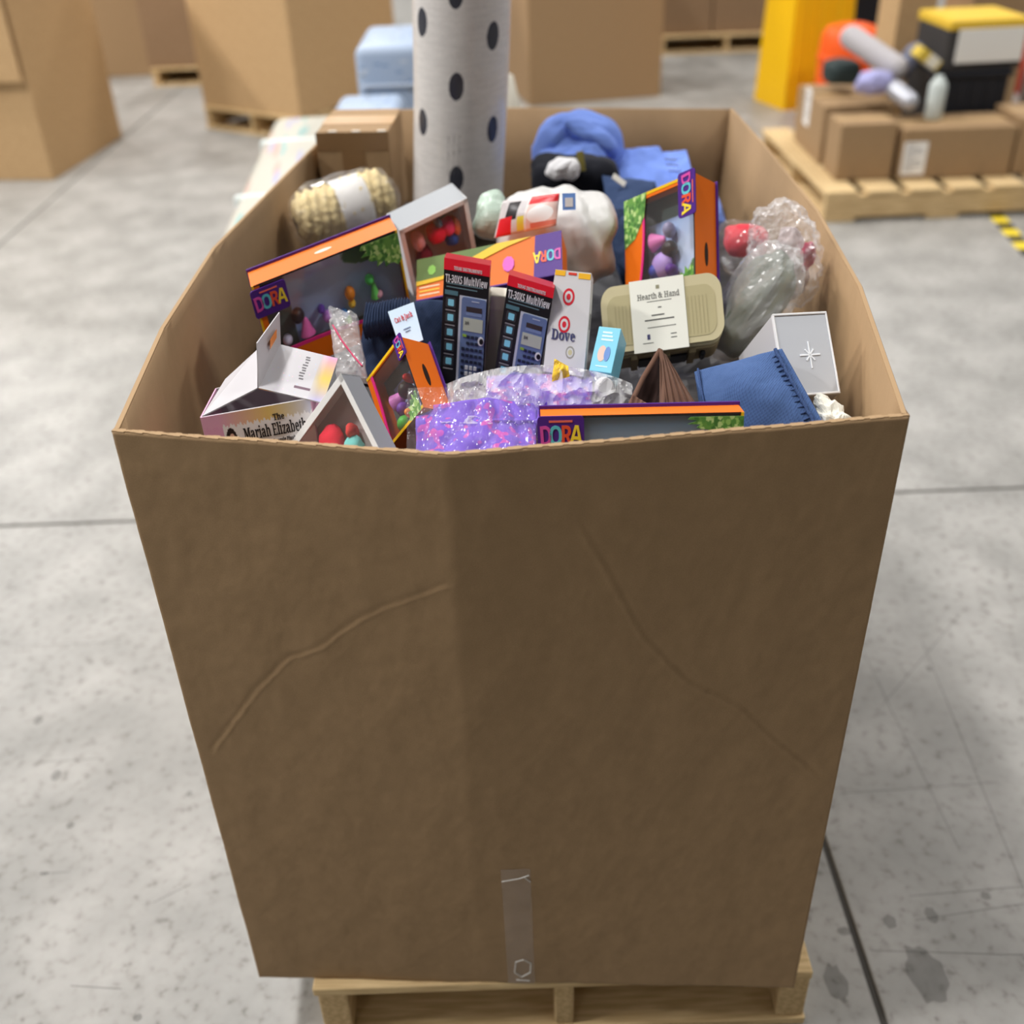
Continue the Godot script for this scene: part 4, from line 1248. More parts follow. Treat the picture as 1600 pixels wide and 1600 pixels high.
func make_goods_middle() -> void:
	# orange and purple doll boxes
	play_box("play_set_box", "large orange and purple window box standing against the left wall, tilted left", Transform3D(Vector3(0.683, 0.121, -0.404), Vector3(-0.090, 0.968, -0.022), Vector3(0.256, -0.013, 0.958), Vector3(-0.234, 1.059, -0.442)), Vector3(0.268, 0.135, 0.054), {"hole": col(226, 214, 190), "logo_y": 0.04, "logo_w": 0.062})
	play_box("play_set_box", "orange and purple window box on its end, before the blue sweatshirt", Transform3D(Vector3(-0.022, -0.828, 0.559), Vector3(0.487, 0.416, 0.632), Vector3(-0.578, 0.399, 0.523), Vector3(0.2334, 1.0895, -0.4858)), Vector3(0.165, 0.161, 0.064), {"leaf_left": true, "logo_w": 0.06, "logo_y": -0.03, "swoosh": 0.26, "hole_x": 0.02, "dark": true, "toys": [[0.0, 0.1, 0.11, 0.14, col(52, 44, 42), 0], [-0.32, 0.1, 0.1, 0.1, col(150, 146, 178), 0], [-0.2, -0.2, 0.12, 0.13, col(236, 130, 196), 1], [0.22, -0.12, 0.16, 0.2, col(178, 150, 216), 0], [0.3, -0.3, 0.1, 0.12, col(70, 78, 170), 0], [0.36, 0.15, 0.08, 0.1, col(94, 52, 140), 0]]})
	# the upside-down one lies behind the calculators
	var f := thing("play_set_box", "orange and purple box upside down behind the calculators, its logo inverted", "toy box", Transform3D(Vector3(-0.729, -0.176, -0.154), Vector3(-0.027, -0.618, 0.786), Vector3(-0.177, 0.763, 0.601), Vector3(-0.016, 1.074, -0.460)), "orange and purple window boxes")
	var s := Vector3(0.274, 0.065, 0.05)
	var w := s.x / 2
	var h := s.y / 2
	var z := s.z / 2
	block("carton", mats["orange_card"], f, s, T(0, 0, 0), 0.001)
	block("edge_strip", mats["purple_card"], f, Vector3(s.x, 0.0025, s.z + 0.002), T(0, h, 0), 0.0005)
	poly("logo_plaque", mats["purple_card"], f, PackedVector2Array([Vector2(-w, -h), Vector2(-w + 0.048, -h), Vector2(-w + 0.052, h), Vector2(-w, h)]), z, z + 0.0012)
	var cols := [col(214, 80, 166), col(96, 196, 208), col(232, 86, 54), col(248, 218, 60)]
	for i in 4:
		letters("DORA"[i], 0.017, pal(cols[i], 0.4), f, T(-w + 0.008 + i * 0.0125, 0.002, z + 0.0016), 0.95)
	poly("green_panel", pal(col(96, 120, 56), 0.35), f, PackedVector2Array([Vector2(-w + 0.12, -h), Vector2(w, -h), Vector2(w, h * 0.1), Vector2(w - 0.05, h * 0.05), Vector2(-w + 0.19, -h * 0.35)]), z, z + 0.0008)
	poly("yellow_trim", mats["yellow_card"], f, PackedVector2Array([Vector2(-w + 0.055, -h), Vector2(-w + 0.12, -h), Vector2(-w + 0.19, -h * 0.35), Vector2(w - 0.05, h * 0.05), Vector2(w, h * 0.1), Vector2(w, h * 0.3), Vector2(w - 0.05, h * 0.22), Vector2(-w + 0.18, -h * 0.1), Vector2(-w + 0.1, -h * 0.75)]), z + 0.0002, z + 0.0014)
	poly("leaf_print", pal(col(140, 196, 84), 0.35), f, oval(w - 0.03, -h * 0.35, 0.008, 0.008, 7), z + 0.0008, z + 0.0014)
	poly("flower_print", pal(col(214, 92, 190), 0.35), f, oval(-w + 0.098, h * 0.1, 0.011, 0.012, 9), z + 0.0002, z + 0.0016)
	for k in 3:
		face("fine_print", pal([col(250, 226, 190), col(250, 214, 80), col(250, 226, 190)][k]), f, w - 0.045, h * (0.38 + 0.18 * k), w - 0.006, h * (0.44 + 0.18 * k), z, 0.0004)
	# calculators
	calculator_pack("boxed scientific calculator, the upright one of the two, beside the dark denim", Transform3D(Vector3(0.740, -0.134, 0.079), Vector3(0.099, 0.968, -0.197), Vector3(-0.037, 0.175, 0.988), Vector3(-0.051, 1.062, -0.330)), Vector3(0.076, 0.16, 0.036))
	calculator_pack("boxed scientific calculator tilted to the right, next to the white carton", Transform3D(Vector3(0.728, -0.207, 0.128), Vector3(0.181, 0.949, -0.179), Vector3(-0.070, 0.176, 0.986), Vector3(0.0225, 1.0503, -0.306)), Vector3(0.076, 0.148, 0.034))
	# slim cream carton between them
	var p := az(777, 530, -0.35)
	var cc := thing("slim_carton", "slim cream carton wedged between the two calculator packs", "box", Transform3D(Basis(Vector3.BACK, -0.12), p))
	block("body", pal(col(206, 200, 186), 0.5), cc, Vector3(0.028, 0.14, 0.03), T(0, -0.005, 0), 0.002)
	block("lid", pal(col(226, 220, 204), 0.5), cc, Vector3(0.0285, 0.02, 0.031), T(0, 0.056, 0), 0.002)
	# tall white carton with red target marks
	var d := thing("white_carton", "tall white tapered carton with two red bullseyes and a yellow top band", "carton", Transform3D(Vector3(0.725, -0.014, 0.261), Vector3(0.131, 0.828, -0.533), Vector3(-0.154, 0.555, 0.806), Vector3(0.081, 1.068, -0.300)))
	var wh := mat("white_card", col(208, 208, 208), 0.45)
	w = 0.034
	h = 0.0625
	z = 0.015
	poly("body", wh, d, PackedVector2Array([Vector2(-w, -h - 0.004), Vector2(w, -h - 0.004), Vector2(w * 0.97, h * 0.4), Vector2(w * 0.9, h), Vector2(-w * 0.86, h), Vector2(-w * 0.95, h * 0.4)]), -z, z)
	face("top_band", pal(col(240, 184, 40), 0.35), d, -w * 0.86, h - 0.007, -w * 0.35, h - 0.0005, z)
	face("top_band", pal(col(240, 184, 40), 0.35), d, w * 0.3, h - 0.0085, w * 0.88, h - 0.0015, z)
	face("top_mark", pal(col(214, 60, 44), 0.35), d, -w * 0.2, h - 0.005, w * 0.2, h - 0.002, z)
	var rd := pal(col(206, 34, 52), 0.35)
	for q: Array in [[-0.003, h * 0.48], [-0.006, -h * 0.08]]:
		poly("bullseye", rd, d, oval(q[0], q[1], 0.0098, 0.0108, 28), z, z + 0.0003)
		poly("bullseye", wh, d, oval(q[0], q[1], 0.0066, 0.0074, 24), z + 0.0003, z + 0.0006)
		poly("bullseye", rd, d, oval(q[0], q[1], 0.0035, 0.004, 20), z + 0.0006, z + 0.0009)
	letters("Dove", 0.0125, pal(col(58, 62, 108), 0.4), d, T(-0.006, -h * 0.3, z + 0.0012), 0.9, true, true)
	for k in 3:
		poly("seal_ring", [pal(col(150, 148, 140)), wh, pal(col(196, 190, 150))][k], d, oval(0.008, -h * 0.62, 0.0075 - 0.002 * k, 0.008 - 0.0022 * k, 20), z + 0.0002 * k, z + 0.0002 + 0.0002 * k)
	block("side_slot", pal(col(96, 92, 88)), d, Vector3(0.0006, 0.02, 0.006), T(w * 0.985, 0.005, -0.002), 0.0)
	# little light blue carton
	var i_ := thing("blue_carton", "little sky blue carton lying face up beside the white tapered carton", "carton", Transform3D(Vector3(0.662, 0.092, 0.460), Vector3(0.256, 0.605, -0.721), Vector3(-0.256, 0.792, 0.508), Vector3(0.124, 1.048, -0.240)))
	block("body", pal(col(126, 200, 222), 0.35), i_, Vector3(0.038, 0.062, 0.036), T(0, 0, 0), 0.001)
	poly("swirl", pal(col(220, 190, 176), 0.35), i_, oval(-0.004, -0.006, 0.007, 0.011), 0.018, 0.0184)
	poly("swirl", pal(col(104, 140, 200), 0.35), i_, oval(0.005, -0.006, 0.005, 0.010), 0.018, 0.0186)
	for k in 3:
		face("fine_print", pal(col(206, 236, 244)), i_, -0.010, 0.012 + k * 0.005, 0.010 - k * 0.002, 0.0145 + k * 0.005, 0.018, 0.0003)
	face("fine_print", pal(col(206, 236, 244)), i_, -0.010, -0.024, 0.010, -0.0225, 0.018, 0.0003)
	# khaki lunch box with a paper card
	var j := thing("lunch_box", "khaki lidded lunch box with rounded corners and a cream paper card", "lunch box", Transform3D(Vector3(0.742, 0.118, 0.083), Vector3(-0.028, 0.768, -0.636), Vector3(-0.101, 0.628, 0.766), Vector3(0.207, 1.031, -0.361)))
	var kh := mat("khaki_lid", col(200, 190, 152), 0.4)
	var kh2 := mat("khaki_body", col(160, 146, 112), 0.5)
	w = 0.103
	h = 0.052
	z = 0.035
	poly("lid", kh, j, rrect(-w, -h + 0.017, w, h + 0.002, 0.024, 8), z - 0.010, z)
	poly("lid_rim", mat("khaki_rim", col(216, 208, 172), 0.4), j, rrect(-w + 0.001, -h + 0.015, w - 0.001, h, 0.024, 8), z - 0.014, z - 0.008)
	poly("lid_inset", mat("khaki_inset", col(182, 172, 132), 0.5), j, rrect(-w + 0.01, -h + 0.025, w - 0.012, h - 0.012, 0.018, 8), z, z + 0.0006)
	for k in 26:
		block("groove", mat("khaki_groove", col(172, 162, 124), 0.5), j, Vector3(0.0012, 0.05, 0.0008), T(-w + 0.024 + k * 0.0062, 0.0015, z + 0.0006), 0.0)
	poly("body", kh2, j, rrect(-w + 0.004, -h + 0.012, w - 0.004, h - 0.004, 0.022, 8), -z, z - 0.014)
	for k: Array in [[-0.028, 0.032], [0.022, 0.035]]:
		block("front_panel", mat("pack_black", col(30, 30, 33), 0.35), j, Vector3(k[1], 0.004, 0.04), T(k[0], -h + 0.011, -0.012), 0.001)
	for k: float in [-0.052, 0.004, 0.047]:
		block("strap", mat("khaki_strap", col(150, 136, 104), 0.6), j, Vector3(0.012, 0.006, 0.06), T(k, -h + 0.0105, -0.008), 0.001)
	block("clip", mat("pack_black", col(30, 30, 33), 0.35), j, Vector3(0.009, 0.008, 0.026), T(0.066, -h + 0.009, -0.002), 0.003)
	var pc := face("paper_card", pal(col(238, 238, 226), 0.5), j, -0.052, -h + 0.012, 0.041, h + 0.004, z + 0.0014)
	var ink := pal(col(92, 92, 88), 0.6)
	letters("Hearth & Hand", 0.0072, ink, pc, T(-0.004, 0.033, z + 0.0022), 1.0, false, true)
	for k: Array in [[-0.024, 0.0255, 0.018, 0.0009], [-0.006, 0.0165, 0.0, 0.0016], [-0.018, 0.0065, 0.004, 0.0018], [-0.03, 0.0005, 0.02, 0.0018], [-0.026, -0.009, 0.022, 0.0010], [-0.036, -0.029, -0.018, 0.0010], [0.012, -0.020, 0.022, 0.0012], [0.012, -0.025, 0.022, 0.0012]]:
		face("fine_print", ink, pc, k[0], k[1], k[2], k[1] + k[3], z + 0.002, 0.0002)
	face("emblem", pal(col(70, 70, 110)), pc, -0.028, -0.024, -0.023, -0.017, z + 0.002, 0.0002)
	face("emblem", pal(col(150, 146, 120)), pc, -0.007, 0.042, -0.001, 0.047, z + 0.002, 0.0002)
	# red garment in a clear bag
	p = az(1165, 374, -0.62)
	var m := mpp(p)
	var rb := thing("bagged_garment", "coral red garment in clear plastic, right of the end-standing doll box", "garment", T(p.x, p.y, p.z))
	var st := begin()
	lump(st, Transform3D(Basis.IDENTITY, Vector3.ZERO), Vector3(32 * m, 22 * m, 0.03), 0.6, 0.010, 14.0, 3, 56, 36)
	obj("garment", st, mats["cloth_red"], rb)
	film_over("plastic_bag", rb, Transform3D(Basis.IDENTITY, Vector3(-0.002, -0.01, 0.006)), Vector3(38 * m, 34 * m, 0.05), 0.006, 20.0, 5, 0.5)
	# puffed bubble bag
	p = az(1226, 400, -0.5)
	m = mpp(p)
	var bb := thing("bubble_bag", "big puffed crinkly clear plastic bag against the right wall", "plastic bag", T(p.x, p.y, p.z))
	st = begin(false)
	lump(st, Transform3D(Basis(Vector3.BACK, 0.25), Vector3.ZERO), Vector3(52 * m, 82 * m, 0.055), 0.85, 0.012, 46.0, 8, 90, 64)
	obj("plastic_bag", st, mats["haze_film"], bb)
	st = begin()
	lump(st, Transform3D(Basis(Vector3.BACK, 0.2), Vector3(0.012, -0.01, 0)), Vector3(20 * m, 56 * m, 0.03), 0.8, 0.01, 30.0, 4)
	obj("contents", st, pal(col(188, 172, 170), 0.8), bb)
	st = begin()
	lump(st, Transform3D(Basis.IDENTITY, Vector3(0.024, 0.008, 0.026)), Vector3(10 * m, 22 * m, 0.01), 0.8, 0.008, 40.0, 6, 24, 16)
	obj("contents", st, pal(col(176, 48, 86), 0.7), bb)
	# olive garment in a long clear bag
	p = az(1178, 478, -0.42)
	m = mpp(p)
	var og := thing("bagged_garment", "sage olive garment in a long glossy clear bag, behind the silver box", "garment", T(p.x, p.y, p.z, Basis(Vector3.BACK, -0.5)))
	st = begin()
	lump(st, Transform3D(Basis.IDENTITY, Vector3.ZERO), Vector3(34 * m, 84 * m, 0.05), 0.75, 0.014, 18.0, 12, 48, 36, Vector3(1.5, 0.4, 1))
	obj("garment", st, mats["cloth_olive"], og)
	st = begin(false)
	lump(st, Transform3D(Basis.IDENTITY, Vector3(0, 0.004, 0.0)), Vector3(44 * m, 96 * m, 0.064), 0.7, 0.012, 24.0, 7, 56, 40, Vector3(1.4, 0.5, 1))
	obj("plastic_bag", st, mats["haze_film"], og)
	# silver box with a snowflake
	var sb := thing("silver_box", "silver grey box with white sides and an embossed snowflake, by the right wall", "box", Transform3D(Vector3(0.739, -0.054, -0.150), Vector3(-0.053, 0.679, -0.728), Vector3(0.112, 0.731, 0.671), Vector3(0.344, 1.019, -0.234)))
	s = Vector3(0.091, 0.103, 0.13)
	z = s.z / 2
	block("body", pal(col(196, 194, 196), 0.4), sb, Vector3(s.x, s.y, s.z - 0.006), T(0, 0, -0.003), 0.001)
	poly("front_panel", mat("silver_card", col(194, 198, 204), 0.3, 0.1), sb, rect2(-0.0435, -0.0485, 0.0435, 0.0485), z - 0.004, z - 0.0015)
	for k: float in [-1.0, 1.0]:
		block("edge", pal(col(236, 236, 236), 0.35), sb, Vector3(0.092, 0.003, 0.006), T(0, k * 0.0505, z - 0.003), 0.0008)
		block("edge", pal(col(236, 236, 236), 0.35), sb, Vector3(0.0028, 0.103, 0.006), T(k * 0.0446, 0, z - 0.003), 0.0008)
	for k in 4:
		block("snowflake", pal(col(240, 244, 248), 0.3), sb, Vector3(0.0022, 0.034 if k % 2 == 0 else 0.02, 0.0012), T(0.006, -0.002, z - 0.001, Basis(Vector3.BACK, k * PI / 4)), 0.0004)
	block("slot", pal(col(120, 108, 108)), sb, Vector3(0.001, 0.02, 0.05), T(-0.0456, -0.03, 0.03), 0.0)

# ---------------------------------------------------------------- goods at the front of the box
func panel4(called: String, m: Material, parent: Node3D, a: Vector3, b: Vector3, c: Vector3, d: Vector3, th := 0.0015) -> MeshInstance3D:
	var st := begin(false)
	var n := (b - a).cross(d - a).normalized() * th
	sheet(st, 1, 1, func(u: float, v: float) -> Vector3: return a.lerp(b, u).lerp(d.lerp(c, u), v), -n)
	return obj(called, st, m, parent)

func make_goods_front() -> void:
	# small play set box on its corner
	play_box("play_set_box", "small orange and purple window box balanced on its corner, left of the purple pack", Transform3D(Vector3(0.272, -0.526, 0.750), Vector3(0.532, 0.695, 0.151), Vector3(-0.470, 0.461, 0.643), Vector3(-0.118, 1.024, -0.203)), Vector3(0.103, 0.087, 0.065), {"logo_w": 0.03, "logo_y": -0.06, "swoosh": 0.1, "dark": true, "toys": [[-0.05, 0.15, 0.16, 0.2, col(52, 44, 42), 0], [-0.02, -0.2, 0.18, 0.2, col(214, 130, 200), 1], [0.3, -0.2, 0.14, 0.16, col(112, 66, 160), 0], [0.62, -0.35, 0.16, 0.2, col(96, 204, 84), 0], [0.55, 0.05, 0.1, 0.1, col(240, 150, 50), 0], [-0.2, 0.45, 0.1, 0.08, col(180, 40, 44), 0]]})
	play_box("play_set_box", "orange and purple window box sunk behind the front rim, leafy print at its corner", Transform3D(Vector3(0.749, 0.001, 0.026), Vector3(0.004, 0.973, -0.233), Vector3(-0.015, 0.226, 0.984), Vector3(0.141, 1.0333, -0.054)), Vector3(0.285, 0.07, 0.03), {"logo_w": 0.066, "logo_y": -0.01, "swoosh": 0.12, "no_hole": true, "slate": true, "toys": []})
	# white window box on its corner
	var x := thing("window_box", "white framed window box of red and teal toys, standing on its corner by the rim", "toy box", Transform3D(Vector3(0.398, -0.575, 0.622), Vector3(0.548, 0.686, 0.004), Vector3(-0.318, 0.449, 0.785), Vector3(-0.178, 1.034, -0.062)))
	window_box(x, Vector3(0.111, 0.117, 0.043), 1)
	# pink and white box with open flaps
	var zb := Transform3D(Vector3(0.743, 0.062, -0.106), Vector3(-0.057, 0.988, -0.133), Vector3(0.073, 0.140, 0.985), Vector3(-0.274, 0.997, -0.131))
	var t := thing("plush_box", "pink and white box with raised top flaps and a printed name, front left corner", "toy box", zb)
	var w := 0.079
	var h := 0.07
	var z := 0.05
	var white := pal(col(190, 187, 190), 0.5)
	var pk := pic(160, 128, col(226, 172, 200))
	for j in 128:
		for i in 160:
			var u := i / 160.0
			var v := j / 128.0
			var c := col(224, 164, 198)
			if u > 0.17:
				c = col(240, 236, 238)
			var e := 0.1 + 0.02 * sin(i * 0.9) * sin(i * 0.37)
			if v < e:
				c = col(226, 170, 200).lerp(col(236, 202, 120), clampf((u - 0.15) * 2.2, 0, 1)).lerp(col(206, 206, 226), clampf((u - 0.6) * 2.5, 0, 1))
			pk.set_pixel(i, j, c)
	dot(pk, 0.235, 0.26, 0.055, 0.14, col(44, 32, 34))
	dot(pk, 0.24, 0.25, 0.032, 0.085, col(226, 182, 164))
	fr(pk, 0.06, 0.3, 0.08, 0.32, col(250, 230, 240))
	var zf := block("front_panel", white, t, Vector3(2 * w, 2 * h, 0.002), T(0, 0, z), 0.0)
	face("front_print", pic_mat("plush_print", pk, 0.35), zf, -w, -h, w, h, z + 0.001)
	letters("Mariah Elizabeth", 0.0135, pal(col(36, 32, 36)), zf, T(0.022, h * 0.6, z + 0.0018), 0.56, true, true)
	letters("Mystery Capsule Plush", 0.0048, pal(col(60, 56, 60)), zf, T(0.022, h * 0.42, z + 0.0018), 0.75)
	letters("The", 0.007, pal(col(36, 32, 36)), zf, T(0.03, h * 0.8, z + 0.0018), 0.9, true, true)
	block("back_panel", white, t, Vector3(2 * w, 2 * h, 0.002), T(0, 0, -z), 0.0)
	block("bottom_panel", white, t, Vector3(2 * w, 0.002, 2 * z), T(0, -h, 0), 0.0)
	for k: float in [-1.0, 1.0]:
		block("side_panel", pal(col(226, 172, 200), 0.4), t, Vector3(0.002, 2 * h, 2 * z), T(k * w, 0, 0), 0.0)
	var fp := pic(128, 96, col(190, 188, 192))
	rng.seed = 31
	for i in 40:
		dot(fp, rng.randf(), rng.randf(), 0.008, 0.011, [col(206, 180, 214), col(180, 196, 220), col(230, 190, 200)][i % 3])
	for j in 96:
		for i in range(96, 128):
			var v := j / 96.0
			fp.set_pixel(i, j, col(206, 140, 176).lerp(col(206, 172, 70), clampf(v * 2.0, 0, 1)).lerp(col(160, 156, 196), clampf(v * 2.0 - 1.0, 0, 1)).lerp(col(190, 188, 192), clampf((112.0 - i) / 20.0, 0, 1)))
	for k in 9:
		fr(fp, 0.5 + 0.01 * (k % 3), 0.12 + k * 0.06, 0.57 + 0.02 * absf(sin(k * 1.7)), 0.15 + k * 0.06, col(70, 66, 72))
	fr(fp, 0.5, 0.78, 0.75, 0.83, col(96, 66, 84))
	var fm := pic_mat("flap_print", fp, 0.35)
	var inv := zb.affine_inverse()
	var fl := panel4("top_flap", fm, t, inv * az(404, 606, -0.115), inv * az(505, 629, -0.09), inv * az(528, 560, -0.19), inv * az(438, 538, -0.22))
	fl = panel4("top_flap", white, t, inv * az(316, 650, -0.088), inv * az(402, 606, -0.118), inv * az(402, 546, -0.22), inv * az(352, 592, -0.2))
	fl = panel4("upright_flap", white, t, inv * az(405, 607, -0.117), inv * az(439, 541, -0.222), inv * az(437, 488, -0.225), inv * az(402, 536, -0.13))
	fl = panel4("flap_picture", pal(col(230, 138, 60), 0.4), t, inv * (az(421, 545, -0.165) + Vector3(0.0012, 0, 0.001)), inv * (az(431, 527, -0.2) + Vector3(0.0012, 0, 0.001)), inv * (az(431, 514, -0.2) + Vector3(0.0012, 0, 0.001)), inv * (az(421, 531, -0.165) + Vector3(0.0012, 0, 0.001)), 0.0006)
	# dark denim with a tag
	var dn := thing("dark_denim", "dark indigo denim garment with gathered waist, left of the upright calculator", "denim garment")
	var st := begin()
	patch(st, az(556, 590, -0.30), az(694, 610, -0.30), az(694, 470, -0.37), az(572, 474, -0.38), 0.012, 0.012, 12.0, 0.03, 5, 48, 40)
	obj("body", st, mats["denim_dark"], dn)
	st = begin()
	patch(st, az(566, 512, -0.315), az(640, 492, -0.33), az(640, 466, -0.36), az(572, 474, -0.365), 0.006, 0.003, 20.0, 0.02, 6, 72, 10, 0.0022, 16.0)
	obj("waistband", st, mats["denim_dark"], dn)
	var tg := thing("price_tag", "pale blue paper tag with red lettering hanging on the dark denim", "tag")
	var ta := az(626, 546, -0.272)
	var tb := az(661, 531, -0.268)
	var tc := az(646, 472, -0.31)
	var td := az(606, 487, -0.315)
	panel4("card", pal(col(196, 218, 238), 0.45), tg, ta, tb, tc, td, 0.001)
	var tx := (tb - ta).normalized()
	var tyv := (td - ta).normalized()
	var tn := tx.cross(tyv).normalized()
	letters("Cat & Jack", 0.0068, pal(col(206, 74, 84), 0.5), tg, Transform3D(Basis(tx, tyv, tn), (ta + tb + tc + td) / 4 + tyv * 0.012 + tn * 0.0006), 0.52, true, true)
	for k in 2:
		st = begin(false)
		box(st, Vector3(0.010 - k * 0.003, 0.001, 0.0006), 0.0, Transform3D(Basis(tx, tyv, tn), (ta + tb + tc + td) / 4 - tyv * (0.004 + 0.004 * k) + tn * 0.0006))
		obj("fine_print", st, pal(col(120, 140, 170)), tg)
	# clear sleeve with a red seal line
	var sl := thing("plastic_sleeve", "clear crinkled plastic sleeve with a red seal line, before the large doll box", "plastic sleeve")
	st = begin(false)
	patch(st, az(528, 596, -0.235), az(572, 590, -0.235), az(556, 488, -0.33), az(512, 476, -0.345), 0.01, 0.014, 30.0, 0.012, 9, 24, 40)
	obj("sleeve", st, mats["haze_film"], sl)
	st = begin()
	tube(st, [az(520, 508, -0.3), az(534, 532, -0.27), az(552, 556, -0.245), az(566, 572, -0.225)], 0.0012)
	obj("seal_line", st, pal(col(196, 54, 96), 0.4), sl)
	# purple pack wrapped in clear plastic
	var p := az(752, 672, -0.07)
	var m := mpp(p)
	var vp := thing("purple_pack", "purple and pink garment pack in glossy clear plastic, at the middle of the front rim", "garment pack", T(p.x, p.y, p.z))
	var pm := mat("purple_cloth", Color(1, 1, 1), 0.6)
	var pt := noise_tex(0.014, col(112, 78, 190), col(186, 70, 160), 256, 41, 2)
	pt.color_ramp.add_point(0.71, col(104, 72, 184))
	pt.color_ramp.add_point(0.74, col(186, 70, 160))
	pm.albedo_texture = pt
	pm.uv1_triplanar = true
	pm.uv1_scale = Vector3(14, 5, 9)
	var folds := func(u: float, v: float, x0: float, x1: float, y0: float, y1: float, k: float) -> Vector3:
		var q := az(lerpf(x0, x1, u), lerpf(y0, y1, v), -0.03 - 0.13 * v)
		var wd := sin(PI * clampf(u, 0.0, 1.0))
		return q - p + Vector3(0, 0.5, 0.86) * (0.005 * sin(v * 11.0 + u * 6.0) + k * pow(wd, 0.4) + 0.006 * absf(sin(u * 17.0 + 2.2 * sin(v * 3.0 + u * 4.0))) - 0.012 * v * absf(u - 0.45))
	st = begin()
	sheet(st, 80, 36, func(u: float, v: float) -> Vector3: return folds.call(u, v, 650.0, 838.0, 730.0, 622.0 + 24.0 * absf(u - 0.6), 0.006), Vector3(0, -0.03, -0.012))
	obj("garment", st, pm, vp)
	st = begin()
	sheet(st, 60, 24, func(u: float, v: float) -> Vector3: return folds.call(u, v, 760.0, 936.0, 716.0, 632.0 + 8.0 * absf(u - 0.4), 0.0) + Vector3(0, -0.004, -0.09), Vector3(0, -0.03, -0.012))
	obj("garment", st, pm, vp)
	var cn := FastNoiseLite.new()
	cn.frequency = 26.0
	cn.fractal_type = FastNoiseLite.FRACTAL_RIDGED
	cn.fractal_octaves = 2
	st = begin(false)
	grid(st, 110, 56, func(u: float, v: float) -> Vector3:
		var q: Vector3 = folds.call(u, v, 636.0, 846.0, 738.0, 606.0, 0.014)
		return q + Vector3(0, 0.5, 0.86) * 0.006 * cn.get_noise_3d(q.x * 1.6 + q.y * 0.8, q.y * 0.7, q.z * 0.5))
	obj("plastic_bag", st, mats["bag_film"], vp)
	# loose crumpled clear film behind it
	for k in 2:
		var e: Array = [[700.0, 985.0, 668.0, 570.0, -0.15, -0.21, 0.03, "loose crumpled clear film between the purple pack and the white tapered carton"], [690.0, 778.0, 660.0, 606.0, -0.12, -0.24, 0.01, "crumpled clear film at the foot of the upright calculator"]][k]
		st = begin(false)
		grid(st, 100, 48, func(u: float, v: float) -> Vector3:
			var hump := pow(sin(PI * clampf(u * 0.96 + 0.02, 0.0, 1.0)), 0.7)
			var q := az(lerpf(e[0], e[1], u), lerpf(e[2], e[3] + 34.0 * (1.0 - hump), v), lerpf(e[4], e[5], v))
			return q + Vector3(0, 0.4, 0.9) * (e[6] * sin(PI * v) * hump * 0.5 + 0.026 * cn.get_noise_3d(q.x * 1.1 + 3.0 + k, q.y * 1.1, q.z * 0.8)))
		tag(obj("plastic_film", st, mats["bag_film2"]), e[7], "plastic film")
	st = begin(false)
	patch(st, az(862, 596, -0.185), az(890, 588, -0.185), az(888, 572, -0.195), az(866, 560, -0.2), 0.004, 0.006, 60.0, 0.0008, 57, 16, 12)
	var yw := film("yellow_film", 0.8, 0.3, col(236, 196, 40))
	tag(obj("yellow_wrapper", st, yw), "crumpled yellow wrapper tucked in the clear film below the bullseyes", "wrapper")
	p = az(806, 590, -0.262)
	st = begin(false)
	lump(st, T(p.x, p.y, p.z), Vector3(20 * m, 7 * m, 0.012), 0.8, 0.006, 50.0, 58, 24, 16)
	tag(obj("blue_wrapper", st, pal(col(40, 66, 150), 0.35)), "scrap of deep blue wrapper at the foot of the tilted calculator", "wrapper")
	# white bottle cap among the film
	p = az(944, 604, -0.185)
	st = begin(false)
	lathe(st, PackedVector2Array([Vector2(0, -0.02), Vector2(0.010, -0.02), Vector2(0.0115, 0.0), Vector2(0.0105, 0.004), Vector2(0.009, 0.006), Vector2(0, 0.006)]), 24, Transform3D(Basis(Vector3.RIGHT, 0.9), Vector3.ZERO))
	tag(obj("white_bottle_cap", st, pal(col(214, 214, 214), 0.4), self, T(p.x, p.y, p.z)), "small round white bottle cap in the film, below the sky blue carton", "bottle_cap")
	# brown corduroy
	var cg := thing("corduroy_garment", "brown corduroy garment folded to a peak, in front of the lunch box", "garment")
	var apex := az(1031, 547, -0.235)
	st = begin()
	patch(st, az(1030, 660, -0.13), az(1100, 652, -0.125), az(1042, 556, -0.225), apex, 0.01, 0.002, 30.0, 0.008, 3, 60, 24, 0.0018, 6.0)
	obj("ribbed_side", st, mats["corduroy"], cg)
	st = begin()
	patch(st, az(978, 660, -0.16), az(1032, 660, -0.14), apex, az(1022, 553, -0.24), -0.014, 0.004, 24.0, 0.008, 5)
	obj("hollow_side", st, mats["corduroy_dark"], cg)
	st = begin()
	patch(st, az(976, 664, -0.125), az(1028, 664, -0.118), az(1028, 640, -0.132), az(988, 616, -0.148), 0.006, 0.002, 24.0, 0.006, 7, 24, 16, 0.0012, 6.0)
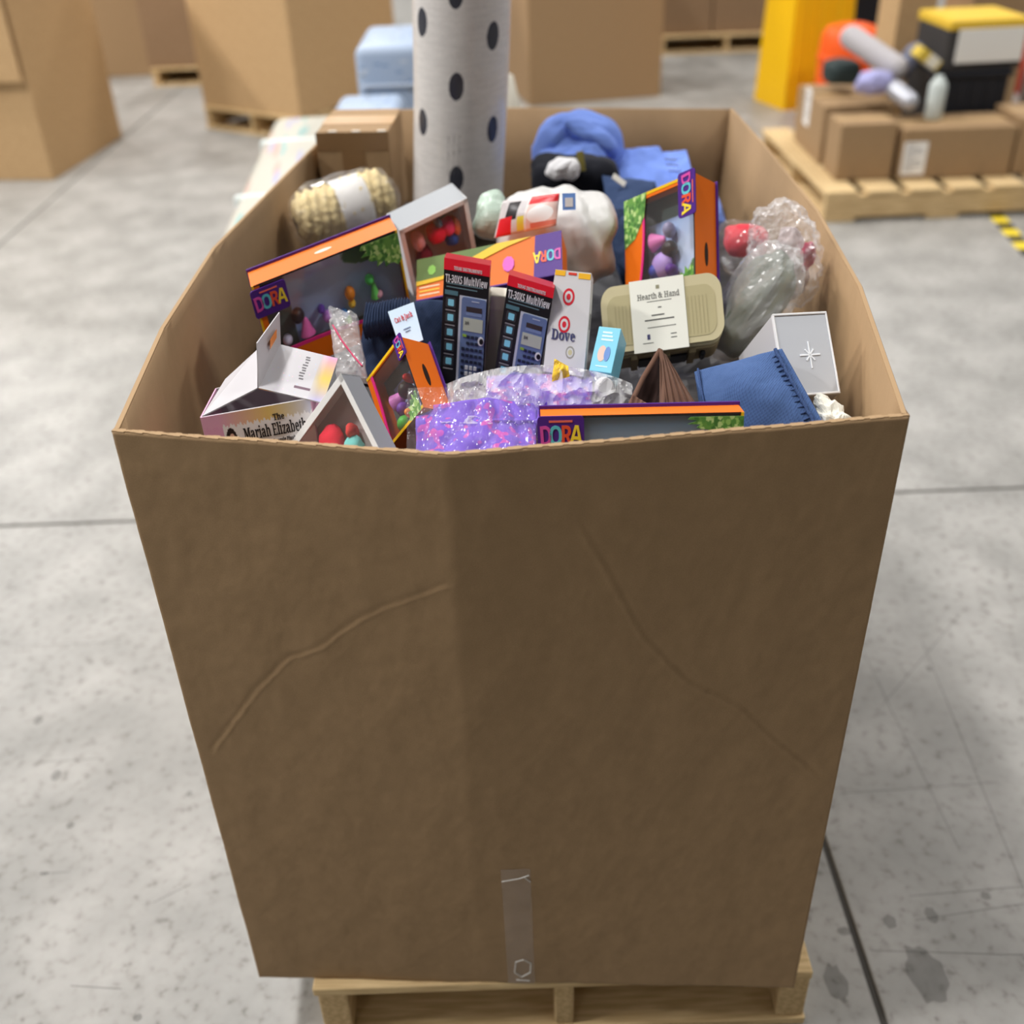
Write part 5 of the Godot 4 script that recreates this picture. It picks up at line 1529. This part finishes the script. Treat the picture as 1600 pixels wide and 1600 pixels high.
	obj("turned_edge", st, mats["corduroy"], cg)
	st = begin()
	tube(st, [az(984, 634, -0.148), az(1005, 590, -0.195), apex + Vector3(0, 0.001, 0.002)], 0.0032, 8)
	obj("piped_edge", st, mats["corduroy"], cg)
	st = begin()
	tube(st, [apex + Vector3(0, 0.001, 0.004), az(1040, 580, -0.2), az(1034, 650, -0.13)], 0.0032, 8)
	obj("piped_edge", st, mats["corduroy"], cg)
	# blue jeans leg
	var bj := thing("blue_jeans", "mid blue denim leg with a puckered side seam, at the right of the front rim", "jeans")
	var ja := az(1100, 676, -0.135)
	var jb := az(1294, 674, -0.06)
	var jc := az(1222, 545, -0.165)
	var jd := az(1084, 580, -0.22)
	st = begin()
	patch(st, ja, jb, jc, jd, 0.02, 0.004, 14.0, 0.03, 8, 48, 48)
	obj("leg", st, mats["denim"], bj)
	var nr := (jb - ja).cross(jd - ja).normalized()
	var on := func(u: float, v: float) -> Vector3: return ja.lerp(jb, u).lerp(jd.lerp(jc, u), v) + nr * (0.02 * sin(PI * u) * sin(PI * v) + 0.0025)
	st = begin()
	var line := []
	for i in 25:
		line.append(on.call(0.93 + 0.006 * sin(i * 2.2), i / 24.0))
	tube(st, line, 0.0022, 8)
	obj("seam", st, mats["denim_seam"], bj)
	for i in 14:
		st = begin()
		var v := 0.08 + i * 0.065
		tube(st, [on.call(0.86, v - 0.02) + nr * -0.003, on.call(0.92, v) + nr * -0.001], 0.0012, 6)
		obj("pucker", st, mats["denim_seam"], bj)
	st = begin()
	line = []
	for i in 17:
		line.append(on.call(0.06, i / 16.0))
	tube(st, line, 0.0014, 6)
	obj("hem", st, mats["denim_seam"], bj)
	# white crumpled paper below the silver box
	p = az(1296, 652, -0.1)
	m = mpp(p)
	st = begin(false)
	lump(st, T(p.x, p.y, p.z), Vector3(18 * m, 22 * m, 0.03), 0.8, 0.012, 40.0, 61, 32, 22)
	tag(obj("paper_wad", st, pal(col(214, 212, 200), 0.6)), "wad of crumpled white paper between the blue jeans and the right wall", "paper")
